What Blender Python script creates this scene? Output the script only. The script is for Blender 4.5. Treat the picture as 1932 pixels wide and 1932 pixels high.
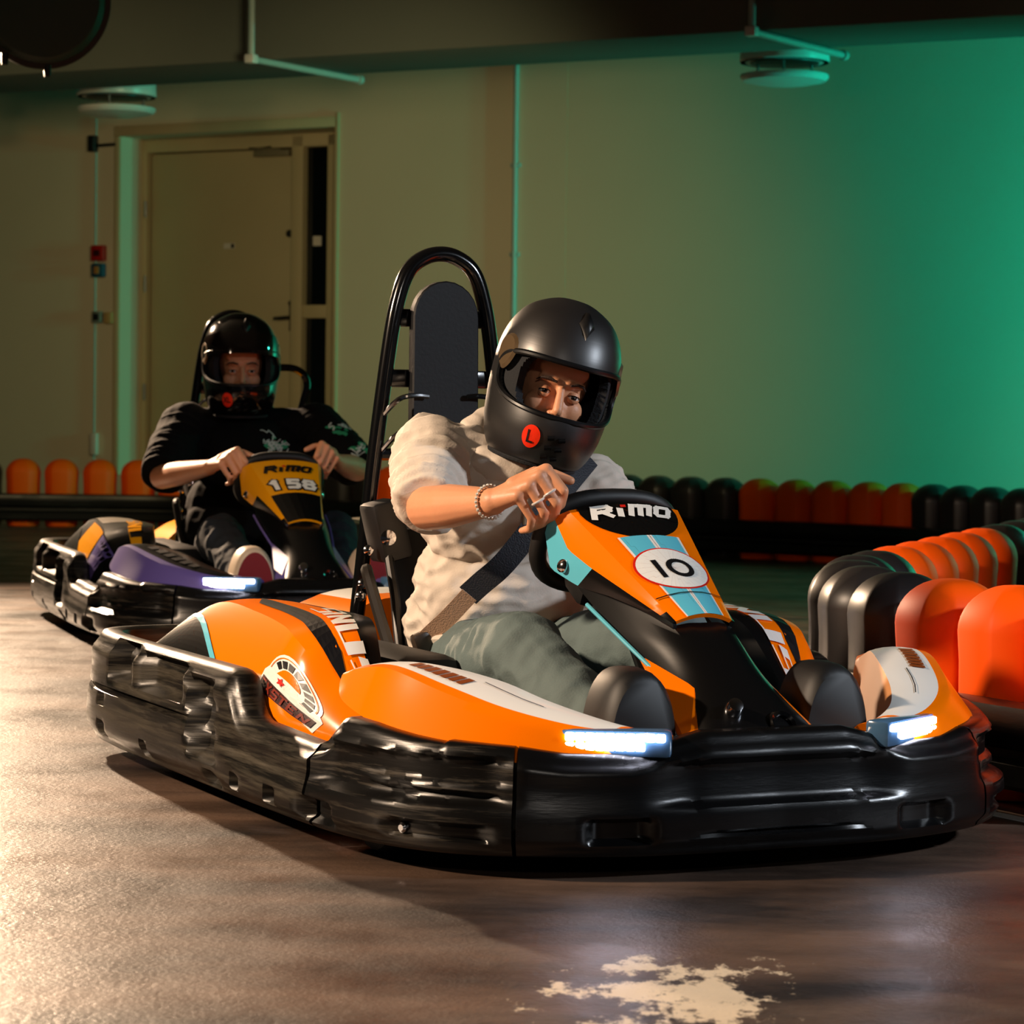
import bpy, bmesh, math, random
import numpy as np
from mathutils import Vector, Matrix, noise
R = math.radians
for o in list(bpy.data.objects): bpy.data.objects.remove(o)
scene = bpy.context.scene
COL = scene.collection

# ---------------------------------------------------------------- camera
cam_d = bpy.data.cameras.new('camera'); cam = bpy.data.objects.new('camera', cam_d); COL.objects.link(cam)
cam_d.sensor_width = 36; cam_d.lens = 5000/1932*36
_p, _r = R(2.17), R(0.75)
_f = Vector((0, math.cos(_p), -math.sin(_p))); _u0 = Vector((0, math.sin(_p), math.cos(_p))); _r0 = Vector((1, 0, 0))
_rr = _r0*math.cos(_r) + _u0*math.sin(_r); _uu = -_r0*math.sin(_r) + _u0*math.cos(_r)
cam.matrix_world = Matrix(((_rr.x, _uu.x, -_f.x, 0), (_rr.y, _uu.y, -_f.y, 0), (_rr.z, _uu.z, -_f.z, 0.84), (0, 0, 0, 1)))
cam_d.dof.use_dof = True; cam_d.dof.focus_distance = 5.5; cam_d.dof.aperture_fstop = 9.0
cam_d.clip_end = 200
scene.camera = cam

# ---------------------------------------------------------------- world, lights, exposure
w = bpy.data.worlds.new('World'); scene.world = w; w.use_nodes = True
w.node_tree.nodes['Background'].inputs[0].default_value = (0.75, 0.85, 1.0, 1)
w.node_tree.nodes['Background'].inputs[1].default_value = 0.012

def area(name, loc, target, size, power, color, spread=180, shape='DISK'):
    d = bpy.data.lights.new(name, 'AREA'); d.shape = shape; d.size = size; d.energy = power; d.color = color
    d.spread = R(spread)
    o = bpy.data.objects.new(name, d); COL.objects.link(o); o.location = loc
    o.rotation_euler = (Vector(target)-Vector(loc)).to_track_quat('-Z', 'Y').to_euler(); return o
def spot(name, loc, target, power, color, angle, blend=.5, rad=.06):
    d = bpy.data.lights.new(name, 'SPOT'); d.energy = power; d.color = color; d.spot_size = R(angle); d.spot_blend = blend
    d.shadow_soft_size = rad
    o = bpy.data.objects.new(name, d); COL.objects.link(o); o.location = loc
    o.rotation_euler = (Vector(target)-Vector(loc)).to_track_quat('-Z', 'Y').to_euler(); return o
WARM = (1.0, .66, .36)
spot('track_lamp_back', (-3.7, 13.4, 2.75), (-.8, 6.3, 0), 3500, (1, .70, .46), 95, .6, .10)
spot('track_lamp_left', (-4.0, 4.3, 2.75), (.3, 5.9, .5), 1450, (1, .74, .52), 88, .7, .12)
spot('track_lamp_right', (4.4, 4.0, 2.4), (.5, 5.4, .4), 560, (.82, .90, 1.0), 76, .8, .15)
spot('front_fill', (.6, -.4, 2.75), (.4, 5.2, .3), 90, (1.0, .90, .80), 60, .9, .15)  # weak fill added from the camera side, not a track fitting
spot('wash_lamp_teal', (5.1, 14.2, 1.15), (4.2, 15.9, 1.3), 330, (0.0, 1, .74), 165, .8, .12)
spot('flood_lamp_teal', (7.2, 13.2, 2.3), (2.2, 16.9, .9), 620, (0.0, 1, .62), 70, .9, .12)
spot('rim_lamp_teal', (5.2, 11.6, 2.6), (-.5, 9.0, .6), 110, (.05, 1, .68), 36, .5, .1)
spot('wall_fill_warm', (-.6, 11.8, 2.3), (-1.2, 18.2, .9), 235, (1, .80, .42), 78, 1.0, .25)  # warm fill added to lift the back wall, no fitting hangs here
spot('wall_fill_left', (-4.2, 13.2, 2.6), (-2.9, 19.2, 1.6), 90, (1, .76, .38), 90, 1.0, .25)  # extra fill added to warm the wall around the door
vs = scene.view_settings
scene.display_settings.display_device = 'sRGB'
vs.view_transform = 'Standard'; vs.look = 'None'; vs.exposure = 0.0; vs.gamma = 1.0; vs.use_curve_mapping = False

# ---------------------------------------------------------------- materials
MATS = {}
def lin(c):
    return tuple(((v/255)/12.92 if v/255 <= .04045 else ((v/255+.055)/1.055)**2.4) for v in c)
def mat(name, rgb, rough=.5, metal=0., coat=0., spec=.5, bump=0., bscale=60., var=0., vscale=6., emit=None, estr=0., alpha=1., trans=0., stretch=None):
    if name in MATS: return MATS[name]
    m = bpy.data.materials.new(name); m.use_nodes = True; nt = m.node_tree; b = nt.nodes['Principled BSDF']
    c = lin(rgb); b.inputs['Base Color'].default_value = (*c, 1); b.inputs['Roughness'].default_value = rough
    b.inputs['Metallic'].default_value = metal; b.inputs['Coat Weight'].default_value = coat; b.inputs['Coat Roughness'].default_value = .06
    b.inputs['Specular IOR Level'].default_value = spec
    b.inputs['Transmission Weight'].default_value = trans
    if emit: b.inputs['Emission Color'].default_value = (*emit, 1); b.inputs['Emission Strength'].default_value = estr
    if bump or var:
        tc = nt.nodes.new('ShaderNodeTexCoord'); src = tc.outputs['Object']
        if stretch:
            mp = nt.nodes.new('ShaderNodeMapping'); mp.inputs['Scale'].default_value = stretch; nt.links.new(src, mp.inputs[0]); src = mp.outputs[0]
    if bump:
        n = nt.nodes.new('ShaderNodeTexNoise'); n.inputs['Scale'].default_value = bscale; n.inputs['Detail'].default_value = 4
        nt.links.new(src, n.inputs['Vector'])
        bp = nt.nodes.new('ShaderNodeBump'); bp.inputs['Strength'].default_value = bump; bp.inputs['Distance'].default_value = .01
        nt.links.new(n.outputs[0], bp.inputs['Height']); nt.links.new(bp.outputs[0], b.inputs['Normal'])
    if var:
        n2 = nt.nodes.new('ShaderNodeTexNoise'); n2.inputs['Scale'].default_value = vscale; n2.inputs['Detail'].default_value = 5
        nt.links.new(src, n2.inputs['Vector'])
        mx = nt.nodes.new('ShaderNodeMix'); mx.data_type = 'RGBA'
        mx.inputs['A'].default_value = (*[v*(1-var) for v in c], 1); mx.inputs['B'].default_value = (*[min(1, v*(1+var)) for v in c], 1)
        nt.links.new(n2.outputs[0], mx.inputs['Factor']); nt.links.new(mx.outputs['Result'], b.inputs['Base Color'])
    MATS[name] = m; return m

def scuffed(name, base, scuff, rough=.38, lo=.50, hi=.66, scale=3.0, stretch=(1, 1, 9)):
    """black moulded plastic rubbed pale along its length"""
    m = bpy.data.materials.new(name); m.use_nodes = True; nt = m.node_tree; b = nt.nodes['Principled BSDF']
    tc = nt.nodes.new('ShaderNodeTexCoord'); mp = nt.nodes.new('ShaderNodeMapping'); mp.inputs['Scale'].default_value = stretch
    nt.links.new(tc.outputs['Object'], mp.inputs[0])
    n = nt.nodes.new('ShaderNodeTexNoise'); n.inputs['Scale'].default_value = scale; n.inputs['Detail'].default_value = 8; n.inputs['Roughness'].default_value = .7
    nt.links.new(mp.outputs[0], n.inputs['Vector'])
    cr = nt.nodes.new('ShaderNodeValToRGB'); cr.color_ramp.elements[0].position = lo; cr.color_ramp.elements[1].position = hi
    cr.color_ramp.elements[0].color = (*lin(base), 1); cr.color_ramp.elements[1].color = (*lin(scuff), 1)
    nt.links.new(n.outputs[0], cr.inputs[0]); nt.links.new(cr.outputs[0], b.inputs['Base Color'])
    rr = nt.nodes.new('ShaderNodeMapRange'); rr.inputs['From Min'].default_value = lo; rr.inputs['From Max'].default_value = hi
    rr.inputs['To Min'].default_value = rough; rr.inputs['To Max'].default_value = .62
    nt.links.new(n.outputs[0], rr.inputs[0]); nt.links.new(rr.outputs[0], b.inputs['Roughness'])
    bp = nt.nodes.new('ShaderNodeBump'); bp.inputs['Strength'].default_value = .12; bp.inputs['Distance'].default_value = .01
    nt.links.new(n.outputs[0], bp.inputs['Height']); nt.links.new(bp.outputs[0], b.inputs['Normal'])
    MATS[name] = m; return m

# ---------------------------------------------------------------- mesh helpers
def V(*a): return Vector(a)
def sharpen(me, ang=35):
    bm = bmesh.new(); bm.from_mesh(me)
    a = R(ang)
    for e in bm.edges:
        e.smooth = not (len(e.link_faces) == 2 and e.calc_face_angle(0) > a)
    for f in bm.faces: f.smooth = True
    bm.to_mesh(me); bm.free()
def mobj(name, verts, faces, m, parent=None, smooth=35, fm=None, fix=True):
    me = bpy.data.meshes.new(name); me.from_pydata([tuple(v) for v in verts], [], faces); me.update()
    ms = m if isinstance(m, (list, tuple)) else [m]
    for x in ms: me.materials.append(x)
    if fm is not None:
        me.polygons.foreach_set('material_index', fm)
    if fix:
        bm = bmesh.new(); bm.from_mesh(me); bmesh.ops.remove_doubles(bm, verts=bm.verts, dist=1e-6); bmesh.ops.recalc_face_normals(bm, faces=bm.faces); bm.to_mesh(me); bm.free()
    if smooth: sharpen(me, smooth)
    o = bpy.data.objects.new(name, me); COL.objects.link(o)
    if parent: o.parent = parent
    return o
def thing(name, label, cat, loc=(0, 0, 0), rotz=0, group=None):
    o = bpy.data.objects.new(name, None); COL.objects.link(o); o.location = loc; o.rotation_euler = (0, 0, rotz)
    o.empty_display_size = .1
    return tag(o, label, cat, group)
def sub(name, parent):
    o = bpy.data.objects.new(name, None); COL.objects.link(o); o.parent = parent; o.empty_display_size = .05; return o
def tag(o, label, cat=None, group=None):
    o['label'] = label
    if cat: o['category'] = cat
    if group: o['group'] = group
    return o
def struct(o): o['kind'] = 'structure'; return o
def bake(o):
    dg = bpy.context.evaluated_depsgraph_get(); dg.update()
    me = bpy.data.meshes.new_from_object(o.evaluated_get(dg)); old = o.data; o.modifiers.clear(); o.data = me; return o
def solid(o, t, off=-1, even=True):
    s = o.modifiers.new('s', 'SOLIDIFY'); s.thickness = t; s.offset = off; s.use_even_offset = even; bake(o); sharpen(o.data, 35); return o

class MB:
    def __init__(s): s.v = []; s.f = []; s.m = []
    def add(s, vs, fs, mi=0):
        k = len(s.v); s.v += [Vector(v) for v in vs]; s.f += [[k+i for i in f] for f in fs]; s.m += [mi]*len(fs); return s
    def box(s, c, d, mi=0, rot=None, bev=0.):
        bm = bmesh.new(); bmesh.ops.create_cube(bm, size=1)
        for v in bm.verts: v.co = Vector((v.co.x*d[0], v.co.y*d[1], v.co.z*d[2]))
        if bev: bmesh.ops.bevel(bm, geom=bm.edges[:], offset=bev, segments=2, affect='EDGES', profile=.5)
        M = rot if rot else Matrix.Identity(3)
        bm.verts.ensure_lookup_table()
        for i, v in enumerate(bm.verts): v.index = i
        vs = [M @ v.co + Vector(c) for v in bm.verts]; fs = [[v.index for v in f.verts] for f in bm.faces]; bm.free()
        return s.add(vs, fs, mi)
    def tube(s, pts, r, n=10, mi=0, closed=False, caps=True, smooth=0):
        pts = [Vector(p) for p in pts]
        if smooth: pts = catmull(pts, smooth, closed)
        rs = r if isinstance(r, (list, tuple)) else [r]*len(pts)
        if len(rs) != len(pts): rs = [rs[min(len(rs)-1, int(i*len(rs)/len(pts)))] for i in range(len(pts))]
        N = len(pts); vs = []; prev = None
        for i, p in enumerate(pts):
            if closed: t = pts[(i+1) % N]-pts[i-1]
            else: t = pts[min(i+1, N-1)]-pts[max(i-1, 0)]
            t.normalize()
            if prev is None:
                a = Vector((0, 0, 1)) if abs(t.z) < .9 else Vector((1, 0, 0)); n1 = t.cross(a).normalized()
            else:
                n1 = (prev - t*prev.dot(t)); n1.normalize()
            prev = n1; n2 = t.cross(n1)
            for k in range(n):
                an = 2*math.pi*k/n; vs.append(p + (n1*math.cos(an)+n2*math.sin(an))*rs[i])
        fs = []
        for i in range(N if closed else N-1):
            for k in range(n):
                j = (i+1) % N; fs.append([i*n+k, i*n+(k+1) % n, j*n+(k+1) % n, j*n+k])
        if not closed and caps: fs += [list(range(n))[::-1], [(N-1)*n+k for k in range(n)]]
        return s.add(vs, fs, mi)
    def lathe(s, prof, n=24, M=None, mi=0):
        """prof: (r, z) list, about local z"""
        M = M or Matrix.Identity(4); vs = []; fs = []
        for r, z in prof:
            for k in range(n):
                a = 2*math.pi*k/n; vs.append(M @ Vector((r*math.cos(a), r*math.sin(a), z)))
        for i in range(len(prof)-1):
            for k in range(n): fs.append([i*n+k, i*n+(k+1) % n, (i+1)*n+(k+1) % n, (i+1)*n+k])
        if prof[0][0] > 1e-5: fs.append(list(range(n))[::-1])
        if prof[-1][0] > 1e-5: fs.append([(len(prof)-1)*n+k for k in range(n)])
        return s.add(vs, fs, mi)
    def prism(s, poly, depth_vec, mi=0):
        n = len(poly); a = [Vector(p) for p in poly]; b = [p+Vector(depth_vec) for p in a]
        return s.add(a+b, [list(range(n))[::-1], list(range(n, 2*n))]+[[i, (i+1) % n, n+(i+1) % n, n+i] for i in range(n)], mi)
    def grid(s, P, mi=0, closed=False, mif=None):
        """P: rows of points"""
        nr, nc = len(P), len(P[0]); vs = [p for row in P for p in row]; fs = []; ms = []
        for i in range(nr-1):
            for j in range(nc if closed else nc-1):
                fs.append([i*nc+j, i*nc+(j+1) % nc, (i+1)*nc+(j+1) % nc, (i+1)*nc+j]); ms.append(mif(i, j) if mif else mi)
        k = len(s.v); s.v += [Vector(v) for v in vs]; s.f += [[k+i for i in f] for f in fs]; s.m += ms; return s
    def build(s, name, m, parent=None, smooth=35, fix=True):
        return mobj(name, s.v, s.f, m, parent, smooth, s.m if isinstance(m, (list, tuple)) else None, fix)

def catmull(pts, n=8, closed=False):
    pts = [Vector(p) for p in pts]; out = []; N = len(pts)
    for i in range(N if closed else N-1):
        if closed: p0, p1, p2, p3 = pts[i-1], pts[i], pts[(i+1) % N], pts[(i+2) % N]
        else: p0, p1, p2, p3 = pts[max(i-1, 0)], pts[i], pts[i+1], pts[min(i+2, N-1)]
        for k in range(n):
            t = k/n
            out.append(.5*((2*p1)+(-p0+p2)*t+(2*p0-5*p1+4*p2-p3)*t*t+(-p0+3*p1-3*p2+p3)*t**3))
    if not closed: out.append(pts[-1].copy())
    return out
def interp(tab, x):
    """piecewise-linear table [(x, val)], val scalar or tuple"""
    if x <= tab[0][0]: return tab[0][1]
    for (a, va), (b, vb) in zip(tab, tab[1:]):
        if x <= b:
            t = (x-a)/(b-a) if b > a else 0
            return tuple(p+(q-p)*t for p, q in zip(va, vb)) if isinstance(va, (tuple, list)) else va+(vb-va)*t
    return tab[-1][1]
def sstep(a, b, x):
    t = max(0, min(1, (x-a)/(b-a))); return t*t*(3-2*t)
def mirror(pts): return [Vector((-p[0], p[1], p[2])) for p in pts]

# ---------------------------------------------------------------- stroke lettering (flat print)
GL = {
 'R': [[(0, 0), (.12, 1), (.75, 1), (.85, .85), (.8, .6), (.65, .5), (.15, .5)], [(.45, .5), (.85, 0)]],
 'i': [[(0, 0), (.06, .6)]], 'M': [[(0, 0), (.1, 1), (.9, 1), (.8, 0)], [(.5, 1), (.42, 0)]],
 'O': [[(.1, 0), (0, .2), (.08, .85), (.2, 1), (.8, 1), (.88, .8), (.8, .15), (.7, 0), (.1, 0)]],
 'S': [[(.9, 1), (.1, 1), (.0, .55), (.85, .5), (.8, 0), (0, 0)]], 'I': [[(.05, 0), (.05, 1)]],
 'N': [[(0, 0), (0.05, 1), (.75, 0), (.85, 1)]], 'U': [[(0, 1), (0, 0), (.8, 0), (.85, 1)]],
 '1': [[(.08, .78), (.32, 1), (.32, 0)]], '5': [[(.85, 1), (.15, 1), (.1, .55), (.75, .55), (.85, .4), (.8, .1), (.65, 0), (.05, 0)]],
 '8': [[(.2, .55), (.08, .75), (.2, 1), (.7, 1), (.82, .75), (.7, .55), (.2, .55), (.03, .3), (.15, 0), (.75, 0), (.88, .3), (.7, .55)]],
 '0': [[(.5+.46*math.cos(a*math.pi/10), .5+.5*math.sin(a*math.pi/10)) for a in range(21)]],
 'L': [[(0, 1), (0, 0), (.6, 0)]], 'X': [[(0, 0), (.75, 1)], [(0, 1), (.75, 0)]], 'E': [[(.7, 1), (0, 1), (0, 0), (.7, 0)], [(0, .5), (.55, .5)]],
 'T': [[(0, 1), (.8, 1)], [(.4, 1), (.4, 0)]], 'A': [[(0, 0), (.4, 1), (.8, 0)], [(.18, .4), (.62, .4)]],
}
def ribbon(pl, wd, sub=1):
    q = []
    for (x0, y0), (x1, y1) in zip(pl, pl[1:]):
        dx, dy = x1-x0, y1-y0; L = math.hypot(dx, dy)
        if L < 1e-6: continue
        dx /= L; dy /= L; e = wd*.42; nx, ny = -dy*wd/2, dx*wd/2
        ax, ay, bx, by = x0-dx*e, y0-dy*e, x1+dx*e, y1+dy*e
        for k in range(sub):
            t0, t1 = k/sub, (k+1)/sub
            c = (ax+(bx-ax)*t0, ay+(by-ay)*t0); d = (ax+(bx-ax)*t1, ay+(by-ay)*t1)
            q.append([(c[0]+nx, c[1]+ny), (c[0]-nx, c[1]-ny), (d[0]-nx, d[1]-ny), (d[0]+nx, d[1]+ny)])
    return q
def glyph_polys(ch, x0, y0, wd, ht, th, shear=0., sub=2):
    out = []
    for pl in GL[ch]:
        p2 = [(x0+px*wd+py*ht*shear, y0+py*ht) for px, py in pl]
        out += ribbon(p2, th, sub)
    return out
def printed(name, polys, S, m, parent, off=.0015, smooth=0):
    """flat print: 2D polygons carried onto a surface by S(u,v)->(point, normal)"""
    mb = MB()
    for k, p in enumerate(polys):
        vs = []
        for (a, b) in p:
            P, n = S(a, b); vs.append(P+n*(off+.00003*(k % 9)))
        mb.add(vs, [list(range(len(vs)))])
    return mb.build(name, m, parent, smooth=0, fix=False)
def fan(poly, c=None, rings=5):
    c = c or (sum(p[0] for p in poly)/len(poly), sum(p[1] for p in poly)/len(poly))
    out = []; L = lambda q, t: (c[0]+(q[0]-c[0])*t, c[1]+(q[1]-c[1])*t); n = rings
    for i in range(len(poly)):
        a, b_ = poly[i], poly[(i+1) % len(poly)]
        out.append([c, L(a, 1/n), L(b_, 1/n)])
        for k in range(1, n): out.append([L(a, k/n), L(a, (k+1)/n), L(b_, (k+1)/n), L(b_, k/n)])
    return out
def refine(polys, n=2):
    out = []
    for p in polys:
        if len(p) == 4:
            for i in range(n):
                for j in range(n):
                    def L(a, b):
                        x = (p[0][0]*(1-a)+p[3][0]*a)*(1-b)+(p[1][0]*(1-a)+p[2][0]*a)*b
                        y = (p[0][1]*(1-a)+p[3][1]*a)*(1-b)+(p[1][1]*(1-a)+p[2][1]*a)*b
                        return (x, y)
                    out.append([L(i/n, j/n), L(i/n, (j+1)/n), L((i+1)/n, (j+1)/n), L((i+1)/n, j/n)])
        else: out.append(p)
    return out
# ================================================================ THE ROOM
M_wall = mat('painted wall', (206, 196, 168), .75, bump=.05, bscale=40, var=.06, vscale=1.2)
M_beam = mat('painted concrete beam', (92, 99, 90), .8, bump=.1, bscale=20, var=.12, vscale=1.5)
M_ceil = mat('ceiling', (60, 62, 58), .9, var=.1)
M_door = mat('door leaf paint', (178, 165, 128), .5, var=.07, vscale=2.5)
M_dframe = mat('door frame paint', (186, 172, 134), .5, var=.05)
M_glass = mat('dark glass', (8, 12, 14), .08, spec=.5)
M_dark = mat('dark plastic', (18, 19, 20), .45)
M_steel = mat('brushed steel', (150, 150, 148), .3, metal=1)
M_pipe = mat('painted pipe', (150, 175, 168), .45)
M_vent = mat('white enamel', (205, 210, 205), .3)
M_red = mat('red plastic', (170, 22, 12), .4)
M_blue = mat('blue plastic', (12, 70, 92), .45)
M_white = mat('white plastic', (205, 200, 188), .45)

def floor_material():
    m = bpy.data.materials.new('sealed floor'); m.use_nodes = True; nt = m.node_tree; b = nt.nodes['Principled BSDF']
    tc = nt.nodes.new('ShaderNodeTexCoord')
    def N(sc, det, rough=.6, stretch=None):
        n = nt.nodes.new('ShaderNodeTexNoise'); n.inputs['Scale'].default_value = sc; n.inputs['Detail'].default_value = det; n.inputs['Roughness'].default_value = rough
        if stretch:
            mp = nt.nodes.new('ShaderNodeMapping'); mp.inputs['Scale'].default_value = stretch[:3]; mp.inputs['Rotation'].default_value = (0, 0, stretch[3])
            nt.links.new(tc.outputs['Object'], mp.inputs[0]); nt.links.new(mp.outputs[0], n.inputs['Vector'])
        else: nt.links.new(tc.outputs['Object'], n.inputs['Vector'])
        return n
    n1 = N(1.1, 6, .62, (1.0, 2.2, 1, R(12)))
    cr = nt.nodes.new('ShaderNodeValToRGB'); e = cr.color_ramp.elements
    e[0].position = .40; e[0].color = (*lin((36, 29, 25)), 1); e[1].position = .64; e[1].color = (*lin((98, 77, 63)), 1)
    nt.links.new(n1.outputs[0], cr.inputs[0])
    # dark rubber marks swept along the driving line
    n2 = N(.55, 5, .6, (1.0, 3.4, 1, R(-8)))
    c2 = nt.nodes.new('ShaderNodeValToRGB'); c2.color_ramp.elements[0].position = .47; c2.color_ramp.elements[1].position = .62
    c2.color_ramp.elements[0].color = (1, 1, 1, 1); c2.color_ramp.elements[1].color = (.38, .37, .37, 1)
    nt.links.new(n2.outputs[0], c2.inputs[0])
    mx = nt.nodes.new('ShaderNodeMix'); mx.data_type = 'RGBA'; mx.blend_type = 'MULTIPLY'; mx.inputs['Factor'].default_value = .9
    nt.links.new(cr.outputs[0], mx.inputs['A']); nt.links.new(c2.outputs[0], mx.inputs['B'])
    # lamp glare ahead of the kart painted as one pale, speckled patch
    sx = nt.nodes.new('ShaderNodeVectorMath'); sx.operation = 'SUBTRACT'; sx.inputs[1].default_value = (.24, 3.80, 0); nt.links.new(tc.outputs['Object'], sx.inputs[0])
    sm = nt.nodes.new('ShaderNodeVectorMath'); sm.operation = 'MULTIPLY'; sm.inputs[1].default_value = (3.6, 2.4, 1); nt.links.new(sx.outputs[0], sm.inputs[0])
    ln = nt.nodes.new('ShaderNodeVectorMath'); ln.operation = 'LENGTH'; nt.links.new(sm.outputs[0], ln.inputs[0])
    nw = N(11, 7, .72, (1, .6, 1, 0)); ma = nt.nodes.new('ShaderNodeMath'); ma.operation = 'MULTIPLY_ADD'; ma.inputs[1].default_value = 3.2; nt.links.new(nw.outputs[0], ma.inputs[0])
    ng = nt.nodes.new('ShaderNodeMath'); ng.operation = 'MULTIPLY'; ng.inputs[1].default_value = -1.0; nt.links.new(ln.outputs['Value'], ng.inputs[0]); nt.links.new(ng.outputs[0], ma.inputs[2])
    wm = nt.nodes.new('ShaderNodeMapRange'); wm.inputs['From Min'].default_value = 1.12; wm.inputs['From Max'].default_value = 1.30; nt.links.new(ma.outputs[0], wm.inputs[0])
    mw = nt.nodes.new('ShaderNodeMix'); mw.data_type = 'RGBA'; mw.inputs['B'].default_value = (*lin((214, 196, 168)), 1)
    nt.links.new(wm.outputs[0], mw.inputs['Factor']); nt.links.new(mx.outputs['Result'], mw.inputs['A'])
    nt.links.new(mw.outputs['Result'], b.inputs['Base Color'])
    n3 = N(3.0, 6, .65)
    rr = nt.nodes.new('ShaderNodeMapRange'); rr.inputs['From Min'].default_value = .35; rr.inputs['From Max'].default_value = .7
    rr.inputs['To Min'].default_value = .34; rr.inputs['To Max'].default_value = .58
    nt.links.new(n3.outputs[0], rr.inputs[0]); nt.links.new(rr.outputs[0], b.inputs['Roughness'])
    n4 = N(90, 3, .6); n5 = N(9, 4, .6)
    b1 = nt.nodes.new('ShaderNodeBump'); b1.inputs['Strength'].default_value = .22; b1.inputs['Distance'].default_value = .006
    b2 = nt.nodes.new('ShaderNodeBump'); b2.inputs['Strength'].default_value = .16; b2.inputs['Distance'].default_value = .02
    nt.links.new(n4.outputs[0], b1.inputs['Height']); nt.links.new(n5.outputs[0], b2.inputs['Height']); nt.links.new(b2.outputs[0], b1.inputs['Normal'])
    nt.links.new(b1.outputs[0], b.inputs['Normal'])
    return m
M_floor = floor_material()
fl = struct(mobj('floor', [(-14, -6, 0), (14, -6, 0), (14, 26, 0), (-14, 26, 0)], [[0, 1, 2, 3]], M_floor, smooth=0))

WA = R(27.5); WO = Vector((0, 17.96, 0)); WU = Vector((math.cos(WA), -math.sin(WA), 0)); WN = Vector((-math.sin(WA), -math.cos(WA), 0)); WZ = Vector((0, 0, 1))
WR = Matrix((WU, -WN, WZ)).transposed()      # columns: along, into wall, up
def wp(u, z, d=0.): return WO + WU*u + WZ*z - WN*d       # d > 0 goes into the wall
def wbox(mb, u0, u1, z0, z1, d0, d1, mi=0, bev=0.):
    return mb.box(wp((u0+u1)/2, (z0+z1)/2, (d0+d1)/2), (abs(u1-u0), abs(d1-d0), abs(z1-z0)), mi, WR, bev)
DU0, DU1, DZ0, DZ1, REC = -3.262, -1.425, .34, 2.812, .33
mb = MB()
wbox(mb, -13, DU0, 0, 3.6, 0, .5); wbox(mb, DU1, .378, 0, 3.6, 0, .5); wbox(mb, .384, 14, 0, 3.6, .002, .5)
wbox(mb, DU0, DU1, DZ1, 3.6, 0, .5); wbox(mb, DU0, DU1, 0, DZ0, 0, .5); wbox(mb, DU0, DU1, DZ0, DZ1, REC+.06, .5); wbox(mb, .37, .39, 0, 3.6, .006, .4)
struct(mb.build('wall_back', M_wall, smooth=0))
mb = MB(); wbox(mb, DU0-.05, DU1+.02, DZ1+.0, DZ1+.075, -.02, 0, bev=.004); wbox(mb, DU1-.0, DU1+.03, DZ0, DZ1+.10, -.02, 0, bev=.004)
wbox(mb, DU0-.05, DU0, DZ0, DZ1, -.015, 0, bev=.004)
struct(mb.build('trim_1', M_dframe))
# door in its deep reveal
door = struct(thing('door_1', 'closed beige steel door with dark glass sidelight in a deep reveal', 'door')); del door['category']
mb = MB()
for a, b_, c, d in ((-3.31, -3.215, DZ0, 2.80), (-1.955, -1.86, DZ0, 2.80), (-1.655, -1.55, DZ0, 2.80), (-3.31, -1.55, 2.715, 2.81)):
    wbox(mb, a, b_, c, d, REC-.07, REC+.07, bev=.006)
wbox(mb, -1.86, -1.655, 1.49, 1.585, REC-.05, REC+.05, bev=.005); wbox(mb, -1.86, -1.655, DZ0, .45, REC-.05, REC+.05, bev=.005)
mb.build('door_frame', M_dframe, door)
mb = MB(); wbox(mb, -3.205, -1.962, DZ0, 2.708, REC-.02, REC+.035, bev=.006); leaf = mb.build('door_leaf', M_door, door)
mb = MB(); wbox(mb, -2.27, -1.975, 2.655, 2.70, REC-.085, REC-.02, bev=.006); mb.tube([wp(-2.05, 2.70, REC-.06), wp(-2.3, 2.715, REC-.10), wp(-2.12, 2.72, REC-.09)], .008); mb.build('door_closer', mat('closer enamel', (120, 112, 88), .4), leaf)
mb = MB(); wbox(mb, -1.99, -1.965, 1.40, 1.62, REC-.03, REC-.02, bev=.003); mb.tube([wp(-1.978, 1.497, REC-.02), wp(-1.978, 1.497, REC-.075), wp(-2.09, 1.49, REC-.075)], .011); mb.lathe([(.018, 0), (.018, .02), (.012, .025)], 14, Matrix.Translation(wp(-1.975, 1.60, REC-.02)) @ WR.to_4x4() @ Matrix.Rotation(R(90), 4, 'X')); mb.build('door_handle', M_dark, leaf)
mb = MB(); mb.lathe([(.026, 0), (.026, .03), (.015, .04)], 14, Matrix.Translation(wp(-1.985, 2.10, REC-.02)) @ WR.to_4x4() @ Matrix.Rotation(R(90), 4, 'X')); mb.build('lock_cylinder', M_dark, leaf)
mb = MB(); wbox(mb, -2.56, -2.465, 2.0, 2.04, REC-.026, REC-.02); mb.build('paper_label', M_white, leaf)
mb = MB(); wbox(mb, -2.495, -2.47, 2.005, 2.035, REC-.029, REC-.026); mb.build('label_mark', M_dark, leaf)
for zc in (.95, 1.75, 2.3):
    mb = MB(); mb.tube([wp(-3.222, zc-.06, REC-.075), wp(-3.222, zc+.06, REC-.075)], .013); mb.build('hinge', M_steel, leaf)
for a, b_ in ((.45, 1.49), (1.585, 2.715)):
    mb = MB(); wbox(mb, -1.86, -1.655, a, b_, REC, REC+.012); mb.build('pane', M_glass, door)
mb = MB(); wbox(mb, -1.81, -1.74, 2.01, 2.08, REC-.003, REC); mb.build('window_sticker', M_white, door)

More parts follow.
